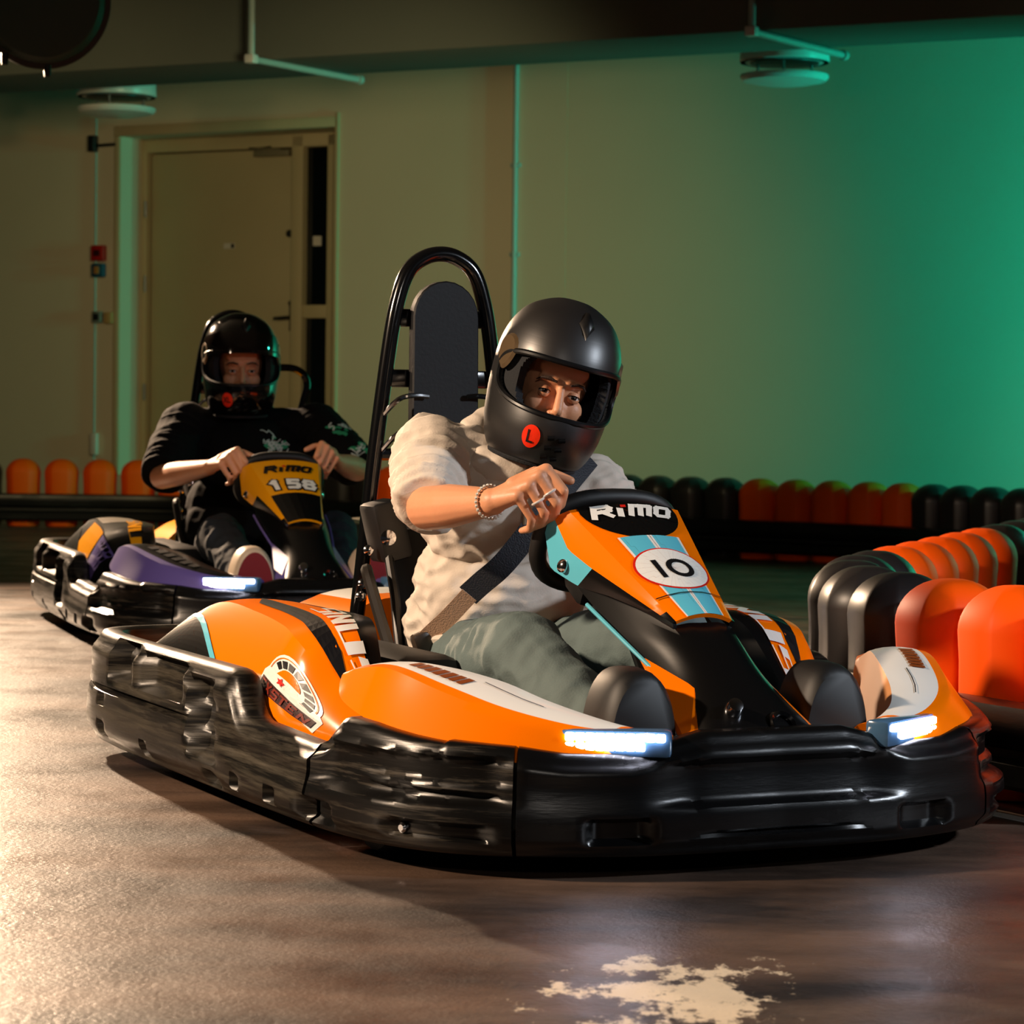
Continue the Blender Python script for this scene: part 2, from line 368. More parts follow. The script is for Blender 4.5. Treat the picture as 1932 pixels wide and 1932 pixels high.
# beam, ceiling
BO = Vector((1.176, 14.01, 0)); BU = Vector((math.cos(R(27.6)), -math.sin(R(27.6)), 0)); BN = Vector((BU.y, -BU.x, 0))   # BN points to the camera side
BR = Matrix((BU, -BN, WZ)).transposed()
mb = MB(); mb.box(BO+BU*0 - BN*.375 + WZ*3.175, (22, .75, .65), 0, BR, .012); struct(mb.build('beam', M_beam))['label'] = 'grey painted concrete beam crossing under the ceiling'
struct(mobj('ceiling', [(-14, -6, 3.5), (14, -6, 3.5), (14, 26, 3.5), (-14, 26, 3.5)], [[3, 2, 1, 0]], M_ceil, smooth=0))

M_side = mat('painted side wall', (120, 114, 98), .8, bump=.05, bscale=40, var=.08, vscale=1.2)
for nm, x in (('wall_left', -10.5), ('wall_right', 11.5)):
    mb = MB(); mb.box((x, 9, 1.75), (.2, 30, 3.5)); struct(mb.build(nm, M_side, smooth=0))
# conduits under the beam
def conduit(p0, p1, label):
    mb = MB(); a, b_ = Vector(p0), Vector(p1)
    mb.tube([a+WZ*.6, a+WZ*.02, a, a+(b_-a)*.02, b_], .020, 10)
    o = mb.build('conduit', M_pipe); tag(o, label, 'pipe', 'conduits under the beam')
    mb = MB(); mb.lathe([(.028, 0), (.028, .035), (.02, .04)], 12, Matrix.Translation(b_ - (b_-a).normalized()*.02) @ (b_-a).to_track_quat('Z', 'Y').to_matrix().to_4x4()); mb.build('end_cap', M_pipe, o)
    mb = MB(); mb.box(a, (.06, .06, .05), 0, BR, .006); mb.build('elbow_box', M_vent, o)
conduit((-1.52, 15.20, 2.83), (-.955, 16.09, 2.83), 'thin teal-lit conduit under the beam above the door')
conduit((1.213, 13.855, 2.83), (1.80, 14.72, 2.83), 'thin conduit under the beam beside the vent at upper right')
mb = MB(); mb.tube([wp(0, .35, -.018), wp(0, 3.4, -.018)], .019, 12)
wpip = mb.build('wall_pipe', M_pipe); tag(wpip, 'slim vertical teal-lit pipe on the middle of the back wall', 'pipe')
for z in (.9, 1.9, 2.5):
    mb = MB(); mb.box(wp(0, z, -.012), (.07, .03, .03), 0, WR, .004); mb.build('pipe_clip', M_pipe, wpip)

def vent(loc, r, label):
    t = thing('ceiling_vent', label, 'vent', loc, 0, 'round vents')
    mb = MB(); mb.lathe([(r, .0), (r+.004, .01), (r, .05), (r, .7), (r-.03, .7), (r-.03, 0), (r, 0)], 48); mb.build('collar', M_vent, t)
    mb = MB(); mb.lathe([(r*.78, -.005), (r*.80, .03), (r*.5, .06), (0, .07)][::-1], 40); mb.build('throat', M_dark, t)
    mb = MB(); mb.lathe([(0, -.125), (r*.6, -.122), (r*.93, -.105), (r*1.0, -.085), (r*.99, -.07), (r*.8, -.068), (0, -.075)], 48); mb.build('deflector_plate', M_vent, t)
    for k in range(3):
        mb = MB(); a = 2*math.pi*k/3+.4; mb.tube([(r*.7*math.cos(a), r*.7*math.sin(a), -.08), (r*.7*math.cos(a), r*.7*math.sin(a), .05)], .008, 8)
        mb.build('spacer_rod', M_steel, t)
vent((-2.62, 17.42, 2.86), .255, 'round white ceiling vent above the door')
vent((1.53, 15.3, 2.86), .255, 'round white ceiling vent at upper right, against the green wall')
vent((-4.10, 18.35, 2.875), .30, 'round vent at the left edge, half cut off by the frame')

# big ventilation duct, upper left
t = thing('air_duct', 'large dark round air duct end hanging at the upper left', 'duct', (-2.0, 11.2, 2.54))
mb = MB(); D = Vector((-2.0, 11.2, 1.55)).to_track_quat('Z', 'Y').to_matrix().to_4x4()
mb.lathe([(0, -.005), (.20, -.005), (.235, .0), (.255, .02), (.262, .05), (.262, 1.6), (0, 1.6)], 56, D); mb.build('duct_pipe', mat('duct sheet', (36, 58, 50), .6), t)
mb = MB(); mb.lathe([(.255, .06), (.285, .06), (.288, .075), (.285, .09), (.26, .09)], 56, D); mb.build('duct_flange', mat('duct band', (58, 50, 40), .5, metal=.4), t)
for dx in (-.16, .02):
    mb = MB(); mb.lathe([(.0, -.03), (.014, -.028), (.016, -.01), (.016, .02)], 12, Matrix.Translation((dx, .02, -math.sqrt(.285**2-dx*dx)-.004))); mb.build('bolt', M_dark, t)

# wall fittings beside the door
def wall_box(name, u, z, wd, ht, dp, m, label, cat):
    mb = MB(); wbox(mb, u-wd/2, u+wd/2, z-ht/2, z+ht/2, -dp, 0, bev=.008); o = mb.build(name, m); tag(o, label, cat); return o
o = wall_box('fire_call_point', -3.438, 1.963, .115, .115, .05, M_red, 'red fire alarm call point on the wall left of the door', 'alarm')
mb = MB(); wbox(mb, -3.47, -3.41, 1.94, 1.985, -.054, -.05, bev=.001); mb.build('break_glass', mat('alarm window', (60, 10, 8), .3), o)
o = wall_box('exit_button', -3.437, 1.838, .105, .10, .05, M_blue, 'blue exit button box just below the red call point', 'button')
mb = MB(); wbox(mb, -3.46, -3.415, 1.81, 1.865, -.056, -.05, bev=.002); mb.build('push_plate', mat('tan plate', (170, 120, 60), .5), o)
o = wall_box('light_switch', -3.45, 1.495, .085, .085, .035, mat('grey plastic', (120, 128, 118), .5), 'grey light switch left of the door', 'switch')
mb = MB(); wbox(mb, -3.475, -3.425, 1.47, 1.52, -.042, -.035, bev=.003); mb.build('rocker', M_dark, o)
o = wall_box('junction_box', -3.35, 1.488, .075, .085, .03, mat('tan plastic', (180, 150, 95), .5), 'tan cover plate next to the grey light switch', 'switch')
o = wall_box('wall_sensor', -3.493, 2.765, .06, .12, .06, M_dark, 'small dark sensor on the wall at the door corner', 'sensor')
mb = MB(); mb.tube([wp(-3.46, 2.75, -.03), wp(-3.3, 2.755, -.02)], .012, 8); mb.build('sensor_arm', M_dark, o)
o = wall_box('socket_box', -3.47, .56, .06, .16, .04, M_white, 'small box low on the wall left of the door', 'box')
mb = MB(); mb.tube([wp(-3.479, 2.95, -.008), wp(-3.479, 1.3, -.008), wp(-3.482, .35, -.008)], .006, 6)
tag(mb.build('wall_cable', M_pipe), 'thin grey cable running down the wall left of the door', 'cable')

# ================================================================ TRACK BARRIERS
M_bor = mat('orange barrier plastic', (255, 90, 0), .55, spec=.2, bump=.03, bscale=14)
M_bbk = mat('black barrier plastic', (34, 31, 31), .40, bump=.03, bscale=14)
M_rail = scuffed('black rail plastic', (10, 10, 10), (36, 30, 26), .30, .55, .8, 2.2, (1, 1, 6))
BH, BW, BD = .47, .225, .232
def block_mesh(name, m):
    """domed upright block, eight-sided plan with chamfered corners, local x along the row"""
    hw, hd, ch = BW/2, BD/2, .055
    def ring(s, z):
        # s: inset of the plan, keeps chamfers
        a, b_ = max(hw-s, .004), max(hd-s, .004); c = ch*max(.12, 1-s/hw)
        cor = [(a-c, -b_), (a, -b_+c), (a, b_-c), (a-c, b_), (-a+c, b_), (-a, b_-c), (-a, -b_+c), (-a+c, -b_)]
        out = []
        for i in range(8):
            p, q = cor[i], cor[(i+1) % 8]
            for t in (.08, .92): out.append(Vector((p[0]+(q[0]-p[0])*t, p[1]+(q[1]-p[1])*t, z)))
        return out
    rows = [ring(.03, .0), ring(.012, .004), ring(.006, .02)]
    rows.append(ring(.004, .30)); rad = .105
    for k in range(0, 11):
        a = k/10*math.pi/2; rows.append(ring(rad*(1-math.cos(a))*1.0, BH-rad*.98+rad*.98*math.sin(a)))
    mb = MB(); mb.grid(rows, closed=True)
    n = len(rows[0]); mb.add(rows[-1], [list(range(n))]); mb.add(rows[0], [list(range(n))[::-1]])
    o = mb.build(name, m, smooth=50); return o
random.seed(4)
proto = {}
def block(x, y, rz, col, label, group):
    if col not in proto:
        o = block_mesh('barrier_block', M_bor if col == 'o' else M_bbk); proto[col] = o
    else:
        o = proto[col].copy(); COL.objects.link(o)
    o.location = (x, y, .0); o.rotation_euler = (0, 0, rz); tag(o, label, 'barrier', group); return o
def along(path, pitch):
    """positions and headings every `pitch` along a polyline smoothed by catmull"""
    pts = catmull([Vector((*p, 0)) for p in path], 24); out = []; acc = 0; out.append((pts[0], (pts[1]-pts[0])))
    for a, b_ in zip(pts, pts[1:]):
        L = (b_-a).length
        while acc+L >= pitch(a.x):
            t = (pitch(a.x)-acc)/L; a = a.lerp(b_, t); L = (b_-a).length; acc = 0; out.append((a.copy(), (b_-a)))
        acc += L
    return out
ORD = ['first', 'second', 'third', 'fourth', 'fifth', 'sixth', 'seventh', 'eighth', 'ninth', 'tenth', 'eleventh', 'twelfth', 'thirteenth', 'fourteenth', 'fifteenth', 'sixteenth', 'seventeenth', 'eighteenth', 'nineteenth', 'twentieth']
def rail(name, path, off, label, z0=.045, z1=.232, side=1):
    """moulded impact rail: ribbed section swept along the row on its driving side"""
    pts = catmull([Vector((*p, 0)) for p in path], 14)
    h = z1-z0
    prof = [(0, z0), (.03, z0), (.045, z0+.012), (.045, z0+h*.30), (.028, z0+h*.36), (.026, z0+h*.46), (.045, z0+h*.53), (.05, z0+h*.60), (.05, z1-.03), (.042, z1-.008), (.025, z1), (0, z1)]
    rows = []
    for i, p in enumerate(pts):
        t = pts[min(i+1, len(pts)-1)]-pts[max(i-1, 0)]; t.normalize(); n = Vector((t.y, -t.x, 0))*side
        rows.append([p + n*(off+d) + WZ*z for d, z in prof])
    mb = MB(); mb.grid(rows, closed=True); k = len(prof); mb.add(rows[0], [list(range(k))]); mb.add(rows[-1], [list(range(k))])
    o = mb.build(name, M_rail, smooth=30); tag(o, label, 'barrier rail'); return o
# far row along the back wall
far_path = [(-4.2, 18.43), (-3.36, 18.43), (-2.3, 18.40), (-1.2, 17.9), (-.2, 16.95), (.68, 16.02), (1.42, 15.45), (2.11, 14.95), (2.5, 14.4), (2.95, 13.7)]
cnt = {'o': 0, 'b': 0, 'n': 0}; P = along(far_path, lambda x: .266 if x < -1 else .237)
seq = []
for p, t in P:
    x = p.x
    px = 966+5000*x/p.y
    c = 'o' if (20 < px < 400 or 735 < px < 800 or 1388 < px < 1735) else 'b'
    seq.append((p, t, c, px))
lo = [s for s in seq if s[2] == 'o' and s[3] < 400]; mo = [s for s in seq if s[2] == 'o' and 700 < s[3] < 900]; ro = [s for s in seq if s[2] == 'o' and s[3] > 1300]
rb = [s for s in seq if s[2] == 'b' and s[3] > 1735]; mbk = [s for s in seq if s[2] == 'b' and 800 <= s[3] < 1400]; lb = [s for s in seq if s[2] == 'b' and s[3] < 735]
def lay(lst, fmt, group):
    for i, (p, t, c, px) in enumerate(lst):
        block(p.x, p.y, math.atan2(t.y, t.x), c, fmt % ORD[i], group)
lay(lo, 'orange barrier block under the door wall, %s from left in far row', 'orange blocks of far row by the door')
lay(mo, 'far orange barrier block glimpsed behind the roll bar, %s from left', 'orange blocks behind the roll bar')
lay(ro, 'orange barrier block of far row below the green wall, %s from left', 'orange blocks of far row below green wall')
lay(mbk, 'black barrier block of far row left of the five oranges, %s from left', 'black blocks of far row, middle')
lay(rb, 'black barrier block of far row right of the five oranges, %s from left', 'black blocks of far row, right')
lay(lb, 'black barrier block of far row by the door, %s from left', 'black blocks of far row, left')
rail('barrier_rail', far_path, .12, 'long black impact rail in front of the far barrier row')
# hairpin row at the right
hp = [((1.36, 5.45), 'o'), ((1.24, 5.66), 'o'), ((1.12, 5.87), 'o'), ((1.012, 6.08), 'o'), ((.93, 6.31), 'b'), ((.885, 6.56), 'b'), ((.882, 6.81), 'b'), ((.925, 7.06), 'b'), ((1.005, 7.31), 'b'),
      ((1.10, 7.58), 'o'), ((1.21, 7.88), 'o'), ((1.325, 8.20), 'o'), ((1.445, 8.53), 'o'), ((1.575, 8.88), 'o'), ((1.70, 9.23), 'b'), ((1.83, 9.58), 'b'), ((1.96, 9.93), 'b'), ((2.09, 10.28), 'b')]
hl = {2: 'large orange barrier block cut by the right edge of the frame', 3: 'large near orange barrier block beside the black ones', 1: 'near orange barrier block outside the right edge', 0: 'nearest orange barrier block beyond the right edge',
      4: 'near black barrier block right next to the big orange one', 5: 'second black barrier block along the hairpin from the big orange one', 6: 'leftmost black barrier block at the turn of the hairpin', 7: 'black barrier block just past the turn of the hairpin', 8: 'black barrier block before the row of small red-orange ones',
      9: 'red-orange hairpin block next to the black ones, leftmost of five', 10: 'red-orange hairpin block, second of five from left', 11: 'red-orange hairpin block, middle of five', 12: 'red-orange hairpin block, fourth of five from left', 13: 'red-orange hairpin block, rightmost of five',
      14: 'black hairpin block just right of the red-orange five', 15: 'second black hairpin block right of the red-orange five', 16: 'third black hairpin block at the right edge', 17: 'last black hairpin block beyond the right edge'}
for i, ((x, y), c) in enumerate(hp):
    a = hp[max(i-1, 0)][0]; b_ = hp[min(i+1, len(hp)-1)][0]
    block(x, y, math.atan2(b_[1]-a[1], b_[0]-a[0]), c, hl[i], 'hairpin barrier blocks')
rail('barrier_rail', [p for p, c in hp[:9]], .125, 'glossy black impact rail in front of the near orange blocks', side=-1)
# white floor line at the foot of the near barrier
mb = MB(); q = catmull([Vector((x, y, 0)) for (x, y), c in hp[:6]], 6); rows = []
for i, p in enumerate(q):
    t_ = (q[min(i+1, len(q)-1)]-q[max(i-1, 0)]).normalized(); n_ = Vector((-t_.y, t_.x, 0)); rows.append([p+n_*.20+WZ*.0005, p+n_*.20+WZ*.003, p+n_*.235+WZ*.003, p+n_*.235+WZ*.0005])
mb.grid(rows); tag(mb.build('floor_tape', mat('white tape', (200, 205, 205), .5)), 'white tape line on the floor along the near barrier', 'tape')

# ================================================================ KARTS  (local: +x kart's right, +y forward, z up)
M_bk = mat('gloss black plastic', (10, 10, 11), .24)
M_bkm = mat('matt black plastic', (16, 16, 17), .5)
M_tube = mat('black powder coated tube', (9, 9, 10), .16, coat=.6)
M_tyre = mat('tyre rubber', (14, 14, 14), .75, bump=.15, bscale=80)
M_chrome = mat('polished steel', (215, 215, 218), .12, metal=1)
M_led = mat('led', (255, 255, 255), .3, emit=(.80, .82, 1.0), estr=15)
M_ledh = mat('headlamp lens', (70, 105, 140), .15, coat=.5)
M_bump = scuffed('scuffed black bumper', (13, 12, 11), (74, 68, 56), .30, .44, .76, 2.6, (1.3, 1.3, 24))
M_bumps = scuffed('side bumper plastic', (10, 10, 10), (88, 80, 68), .28, .52, .80, 2.6, (1.3, 1.3, 24))
M_bumpf = scuffed('black front bumper', (8, 8, 9), (30, 28, 27), .27, .60, .9, 3.0, (1, 1, 7))
M_wht = mat('white sticker vinyl', (238, 236, 230), .35, coat=.3)
M_ink = mat('black ink', (14, 14, 18), .4, coat=.3)
M_redink = mat('red ink', (214, 30, 18), .4, coat=.3)
M_pad = mat('seat pad vinyl', (7, 8, 11), .6, spec=.3, bump=.05, bscale=120)

HALF = [(0, 1.06), (.16, 1.06), (.34, 1.035), (.53, .955), (.66, .81), (.725, .58), (.745, .2), (.75, -.3), (.75, -.75), (.735, -.97), (.69, -1.08), (.57, -1.135), (.3, -1.145), (0, -1.145)]
OUT = catmull([Vector((x, y, 0)) for x, y in HALF], 26)          # right half of the plan outline, front to rear
def out_normal(i):
    t = OUT[min(i+1, len(OUT)-1)]-OUT[max(i-1, 0)]; t.normalize(); n = Vector((-t.y, t.x, 0))
    if i == 0: return Vector((0, 1, 0))
    if i == len(OUT)-1: return Vector((0, -1, 0))
    return n
def rbox(x, y, x0, x1, y0, y1, soft=.3):
    """soft-edged unit box"""
    fx = min(sstep(x0, x0+(x1-x0)*soft, x), 1-sstep(x1-(x1-x0)*soft, x1, x)); fy = min(sstep(y0, y0+(y1-y0)*soft, y), 1-sstep(y1-(y1-y0)*soft, y1, y))
    return fx*fy
TOPZ = [(-1.2, .300), (.02, .300), (.06, .287), (.10, .225), (.14, .208), (.48, .197), (.53, .212), (.60, .262), (.68, .258), (.80, .245), (.90, .236)]
def top_z(p):
    """height of the bumper rim above the floor"""
    if p.y > .86 and abs(p.x) < .62:
        return interp([(0, .262), (.15, .262), (.24, .240), (.30, .226), (.42, .226), (.50, .236), (.62, .243)], abs(p.x))
    return interp(TOPZ, p.y)
def dent(p, z, zt):
    """inward relief of the outer face, metres"""
    d = 0.; ax = abs(p.x)
    if ax > .6 and p.y < .9:
        y = p.y
        d += .050*rbox(y, z, -.80, -.605, .195, .34, .14)
        d += .045*rbox(y, z, -.575, -.235, .200, .285, .12)
        sl = (z-.18)*.35
        d += .048*rbox(y+sl, z, -.19, -.005, .095, .272, .13)
        d += .030*rbox(y, z, -.86, -.80, .135, .165, .3) + .03*rbox(y, z, -.86, -.79, .06, .10, .3) + .03*rbox(y, z, -.50, -.46, .055, .095, .3)
        d += .03*rbox(y, z, -.06, .02, .05, .085, .3)+.03*rbox(y, z, .12, .15, .06, .10, .3)
        d += .030*rbox(y, z, .30, .36, .06, .10, .3)
        d += .018*rbox(y, z, -1.2, .20, .17, .178, .4) if y < -.2 else 0
    if p.y > .35 and ax > .30:
        # long moulded recess of the side bumper, counted by angle round the corner
        s = math.atan2(ax, p.y)
        d += .028*rbox(s, z, .46, .98, .125, .222, .16)
        d -= .012*rbox(s, z, .46, .84, .150, .172, .25)
        d += .022*rbox(s, z, .50, .74, .062, .100, .22)
        d += .036*rbox(s, z, .86, 1.02, .05, .105, .28)
    if p.y > .80:
        d += .03*rbox(ax, z, .25, .40, .06, .115, .25)
        d += .020*rbox(ax, z, -.5, .30, .125, .215, .16)
        d += .012*rbox(ax, z, -.5, .26, .075, .085, .3)
    return d
def bumper(name, i0, i1, both, m, parent, flip=False):
    """swept section between outline stations i0..i1; both = runs across the centre line"""
    idx = list(range(i0, i1+1)); st = [(OUT[i].copy(), out_normal(i)) for i in idx]
    if both:
        mir = [(Vector((-p.x, p.y, 0)), Vector((-n.x, n.y, 0))) for p, n in st]
        st = (mir[::-1]+st[1:]) if abs(st[0][0].x) < 1e-4 else (st+mir[::-1][1:])
    elif flip: st = [(Vector((-p.x, p.y, 0)), Vector((-n.x, n.y, 0))) for p, n in st]
    rows = []; NV = 30
    for p, n in st:
        zt = top_z(p); zb = .04; row = []
        for z, d in ((zb+.015, .085), (zb+.004, .05), (zb, .03)): row.append(p-n*d+WZ*z)
        for k in range(NV+1):
            t = k/NV; z = zb+.006+(zt-.012-zb-.006)*t
            bul = .020*(1-sstep(0, .16, t)) + .020*sstep(.86, 1, t) + .012*sstep(.30, .75, t)
            row.append(p-n*(bul+dent(p, z, zt))+WZ*z)
        for z, d in ((zt-.003, .040), (zt, .050), (zt, .072), (zt-.006, .085), (zt-.03, .092), (zb+.06, .095), (zb+.02, .092)): row.append(p-n*d+WZ*z)
        rows.append(row)
    mb = MB(); mb.grid(rows, closed=True); k = len(rows[0]); mb.add(rows[0], [list(range(k))[::-1]]); mb.add(rows[-1], [list(range(k))])
    return mb.build(name, m, parent, smooth=42)
def oidx(pred): return next(i for i, p in enumerate(OUT) if pred(p))
I_FS = oidx(lambda p: p.x > .505)             # front / side seam
I_SR = oidx(lambda p: p.y < .50)              # side / rear seam

def tri_refine(poly, n):
    return poly

def make_kart(loc, ang, C, label, number, short):
    k = thing('kart', label, 'go-kart', (loc[0], loc[1], 0), math.pi+R(ang))
    body, body2, stripe, accent = C['body'], C['body2'], C['stripe'], C['accent']
    # ---- bumpers
    fb = bumper('front_bumper', 0, I_FS-1, True, M_bumpf, k)
    for f in (False, True):
        sb = bumper('side_bumper', I_FS, I_SR-1, False, M_bumps, k, f)
        for s in ((.685, .735), (.655, .80)):
            i = min(range(len(OUT)), key=lambda q: abs(OUT[q].y-s[1]) + (5 if OUT[q].x < .3 else 0)); p, n = OUT[i], out_normal(i)
            mm = MB(); q = p-n*.020+WZ*.08
            if f: q = Vector((-q.x, q.y, q.z)); n = Vector((-n.x, n.y, 0))
            mm.lathe([(.010, -.01), (.010, .005), (.006, .009), (0, .009)], 10, Matrix.Translation(q) @ n.to_track_quat('Z', 'Y').to_matrix().to_4x4()); mm.build('bolt', M_chrome, sb)
    bumper('rear_bumper', I_SR, len(OUT)-1, True, M_bump, k)
    for sx in (1, -1):
        mm = MB(); mm.lathe([(.011, -.01), (.011, .006), (0, .008)], 10, Matrix.Translation((sx*.325, .99, .085)) @ Vector((sx*.3, 1, 0)).to_track_quat('Z', 'Y').to_matrix().to_4x4()); mm.build('bolt', M_chrome, fb)
    # ---- floor tray and chassis tubes
    mm = MB(); mm.prism([(-.30, 1.0, .055), (.30, 1.0, .055), (.56, .78, .055), (.60, -.95, .055), (-.60, -.95, .055), (-.56, .78, .055)], (0, 0, .02)); mm.build('floor_tray', M_bkm, k)
    mm = MB()
    for sx in (1, -1): mm.tube([(sx*.26, .95, .10), (sx*.28, .4, .10), (sx*.40, .1, .10), (sx*.42, -1.0, .10)], .016, 8, smooth=5)
    mm.tube([(-.45, -.58, .135), (.45, -.58, .135)], .02, 8); mm.tube([(-.40, .585, .125), (.40, .585, .125)], .016, 8); mm.build('chassis_frame', M_tube, k)
    # ---- wheels
    for sx in (1, -1):
        for (y, r, wd, xc) in ((.585, .128, .12, .575), (-.58, .14, .19, .56)):
            D = Matrix.Translation((sx*xc, y, r)) @ Matrix.Rotation(R(90*sx), 4, 'Y')
            wh = sub('wheel', k)
            mm = MB(); mm.lathe([(r*.55, -wd/2+.01), (r*.8, -wd/2), (r*.95, -wd/2+.012), (r, -wd/2+.03), (r, wd/2-.03), (r*.95, wd/2-.012), (r*.8, wd/2), (r*.55, wd/2-.01), (r*.55, -wd/2+.01)], 32, D); mm.build('tyre', M_tyre, wh)
            mm = MB(); mm.lathe([(.02, -wd/2+.03), (r*.5, -wd/2+.02), (r*.56, -wd/2+.012), (r*.56, wd/2-.012), (r*.5, wd/2-.03), (.025, wd/2-.05), (.02, wd/2-.02), (0, wd/2-.02)], 24, D); mm.build('rim', M_steel, wh)
    # ---- rear fenders (side pods)
    SEC = [  # y: outer low, crease, inner top, inner low
        (-.80, ((.640, .225), (.600, .285), (.490, .300), (.455, .20))),
        (-.66, ((.675, .205), (.580, .352), (.435, .362), (.400, .18))),
        (-.48, ((.690, .180), (.565, .400), (.400, .392), (.370, .16))),
        (-.20, ((.688, .150), (.578, .398), (.395, .400), (.365, .15))),
        (.00, ((.676, .145), (.590, .384), (.405, .400), (.375, .15))),
        (.09, ((.660, .140), (.600, .368), (.425, .394), (.395, .15))),
        (.15, ((.642, .138), (.592, .338), (.440, .370), (.41, .15))),
        (.21, ((.614, .138), (.566, .278), (.452, .314), (.42, .15))),
        (.28, ((.572, .140), (.535, .224), (.452, .258), (.42, .15))),
        (.34, ((.535, .142), (.510, .192), (.450, .214), (.42, .15)))]
    flat = [(y, *[v for p in s for v in p]) for y, s in SEC]; tab = []
    for i in range(len(flat)-1):
        p0, p1, p2, p3 = flat[max(i-1, 0)], flat[i], flat[i+1], flat[min(i+2, len(flat)-1)]
        for q in range(8):
            t = q/8; row = []
            for j in range(1, 9):
                h = p2[0]-p1[0]; m1 = (p2[j]-p0[j])/max(p2[0]-p0[0], 1e-6)*h; m2 = (p3[j]-p1[j])/max(p3[0]-p1[0], 1e-6)*h
                row.append((2*t**3-3*t*t+1)*p1[j]+(t**3-2*t*t+t)*m1+(-2*t**3+3*t*t)*p2[j]+(t**3-t*t)*m2)
            tab.append((p1[0]+(p2[0]-p1[0])*t, tuple(row)))
    tab.append((flat[-1][0], tuple(flat[-1][1:])))
    def fender_pt(sx, y, s, off=0.):
        """s 0..1 outer face, 1..2 upper face, 2..3 inner wall"""
        a = interp(tab, y); P = [(a[0], a[1]), (a[2], a[3]), (a[4], a[5]), (a[6], a[7])]
        i = min(2, int(s)); t = s-i; x = P[i][0]+(P[i+1][0]-P[i][0])*t; z = P[i][1]+(P[i+1][1]-P[i][1])*t
        bul = (.018, .010, .0)[i]*4*t*(1-t); dx, dz = P[i+1][0]-P[i][0], P[i+1][1]-P[i][1]; L = math.hypot(dx, dz)+1e-9
        return Vector((sx*(x+dz/L*bul), y, z-dx/L*bul))
    def fender_S(sx):
        def S(y, s):
            e = .004; p = fender_pt(sx, y, s); s2 = min(s+e, int(s)+.999)
            if s2 == s: s2 = s-e
            a = fender_pt(sx, y+e, s)-fender_pt(sx, y-e, s); b_ = (fender_pt(sx, y, s2)-p)*(1 if s2 > s else -1)
            n = a.cross(b_).normalized()
            if n.dot(Vector((sx*.75, .1, .65))) < 0: n = -n
            return p, n
        return S
    for sx in (1, -1):
        ys = [y for y, _ in tab]; rows = [[fender_pt(sx, y, s) for s in [i/8 for i in range(25)]] for y in ys]
        mm = MB(); mm.grid(rows, mif=lambda i, j: 1 if (j >= 14 or ys[i] < -.70) else 0); n = 25
        mm.add(rows[0], [list(range(n))]); mm.add(rows[-1], [list(range(n))])
        fo = mm.build('side_pod', [C['pod'], M_bk], k, smooth=30); S = fender_S(sx)
        def rect(y0, y1, s0, s1, ny=10, ns=5, skew=0.):
            out = []
            for i in range(ny):
                for j in range(ns):
                    f = lambda a, b_: (y0+(y1-y0)*a+skew*(b_-.5), s0+(s1-s0)*b_)
                    out.append([f(i/ny, j/ns), f((i+1)/ny, j/ns), f((i+1)/ny, (j+1)/ns), f(i/ny, (j+1)/ns)])
            return out
        bd = lambda q_: -.25-.41*(q_-.45)/.55
        printed('tail_print', [[(-.80+(bd(s0)+.80)*a0/12, s0), (-.80+(bd(s0)+.80)*(a0+1)/12, s0), (-.80+(bd(s1)+.80)*(a0+1)/12, s1), (-.80+(bd(s1)+.80)*a0/12, s1)] for s0, s1 in [(.05+.0475*q_, .05+.0475*(q_+1)) for q_ in range(20)] for a0 in range(12)], S, M_bk, fo, .0022)
        printed('edge_stripe', [[(-.25-.41*(s0-.45)/.55-.022, s0), (-.25-.41*(s0-.45)/.55+.022, s0), (-.25-.41*(s1-.45)/.55+.022, s1), (-.25-.41*(s1-.45)/.55-.022, s1)] for s0, s1 in [(.2+.079*q_, .2+.079*(q_+1)) for q_ in range(10)]], S, stripe, fo, .003)
        # dark slashes of the upper face
        if number == '10': printed('slash_print', rect(-.36, .22, 1.20, 1.42, 20, 3, -.10), S, M_ink, fo)
        # SINUS lettering down the front of the upper face
        pol = []; th = .024
        for j, ch in enumerate('SINUS'):
            wdt = .068 if ch != 'I' else .03; y0 = -.10+[0, .088, .128, .215, .30][j]
            for q in glyph_polys(ch, 0, 0, wdt, .26, th, 0, 3):
                pol.append([(y0+a, 1.50+b_*1.0) for a, b_ in [(c[0], c[1]) for c in q]])
        if sx == -1: pol = [[(a, 1.50+(1.76-b_)) for a, b_ in q] for q in pol]
        printed('sinus_lettering', pol, S, M_wht if number == '10' else body, fo, .0035)
        if number == '10' and sx == 1:
            # gauge sticker on the outer face: arched white badge, graduated ring, needle and name bar
            cy, cs = .135, .62; sc = .110; kz = 2.45
            an = R(-12)
            def G(px_, py_):   # badge units -> (y, s)
                x_, y_ = px_*math.cos(an)-py_*math.sin(an), px_*math.sin(an)+py_*math.cos(an)
                return (cy+sc*x_, cs+sc*kz*y_)
            arch = [(-1.0, -.95), (1.0, -.95), (1.0, -.2)]+[(.86*math.cos(R(a)), .02+.86*math.sin(R(a))) for a in range(0, 181, 12)]+[(-1.0, -.2)]
            st_ = printed('gauge_sticker', [[G(*q) for q in p] for p in fan(arch, (0, -.2))], S, M_wht, fo, .0015); st_['label'] = 'white round-topped speedometer sticker'
            ticks = []
            for a0 in range(-12, 150, 22):
                ticks.append([G(r_*math.cos(R(a)), .02+r_*math.sin(R(a))) for r_, a in ((.46, a0), (.68, a0), (.68, a0+16), (.46, a0+16))])
            printed('gauge_ticks', ticks, S, M_ink, fo, .003)
            ring = [[G(r_*math.cos(R(a)), .02+r_*math.sin(R(a))) for r_, a in ((.74, a0), (.77, a0), (.77, a0+10), (.74, a0+10))] for a0 in range(0, 180, 10)]
            printed('gauge_ring', ring, S, body, fo, .003)
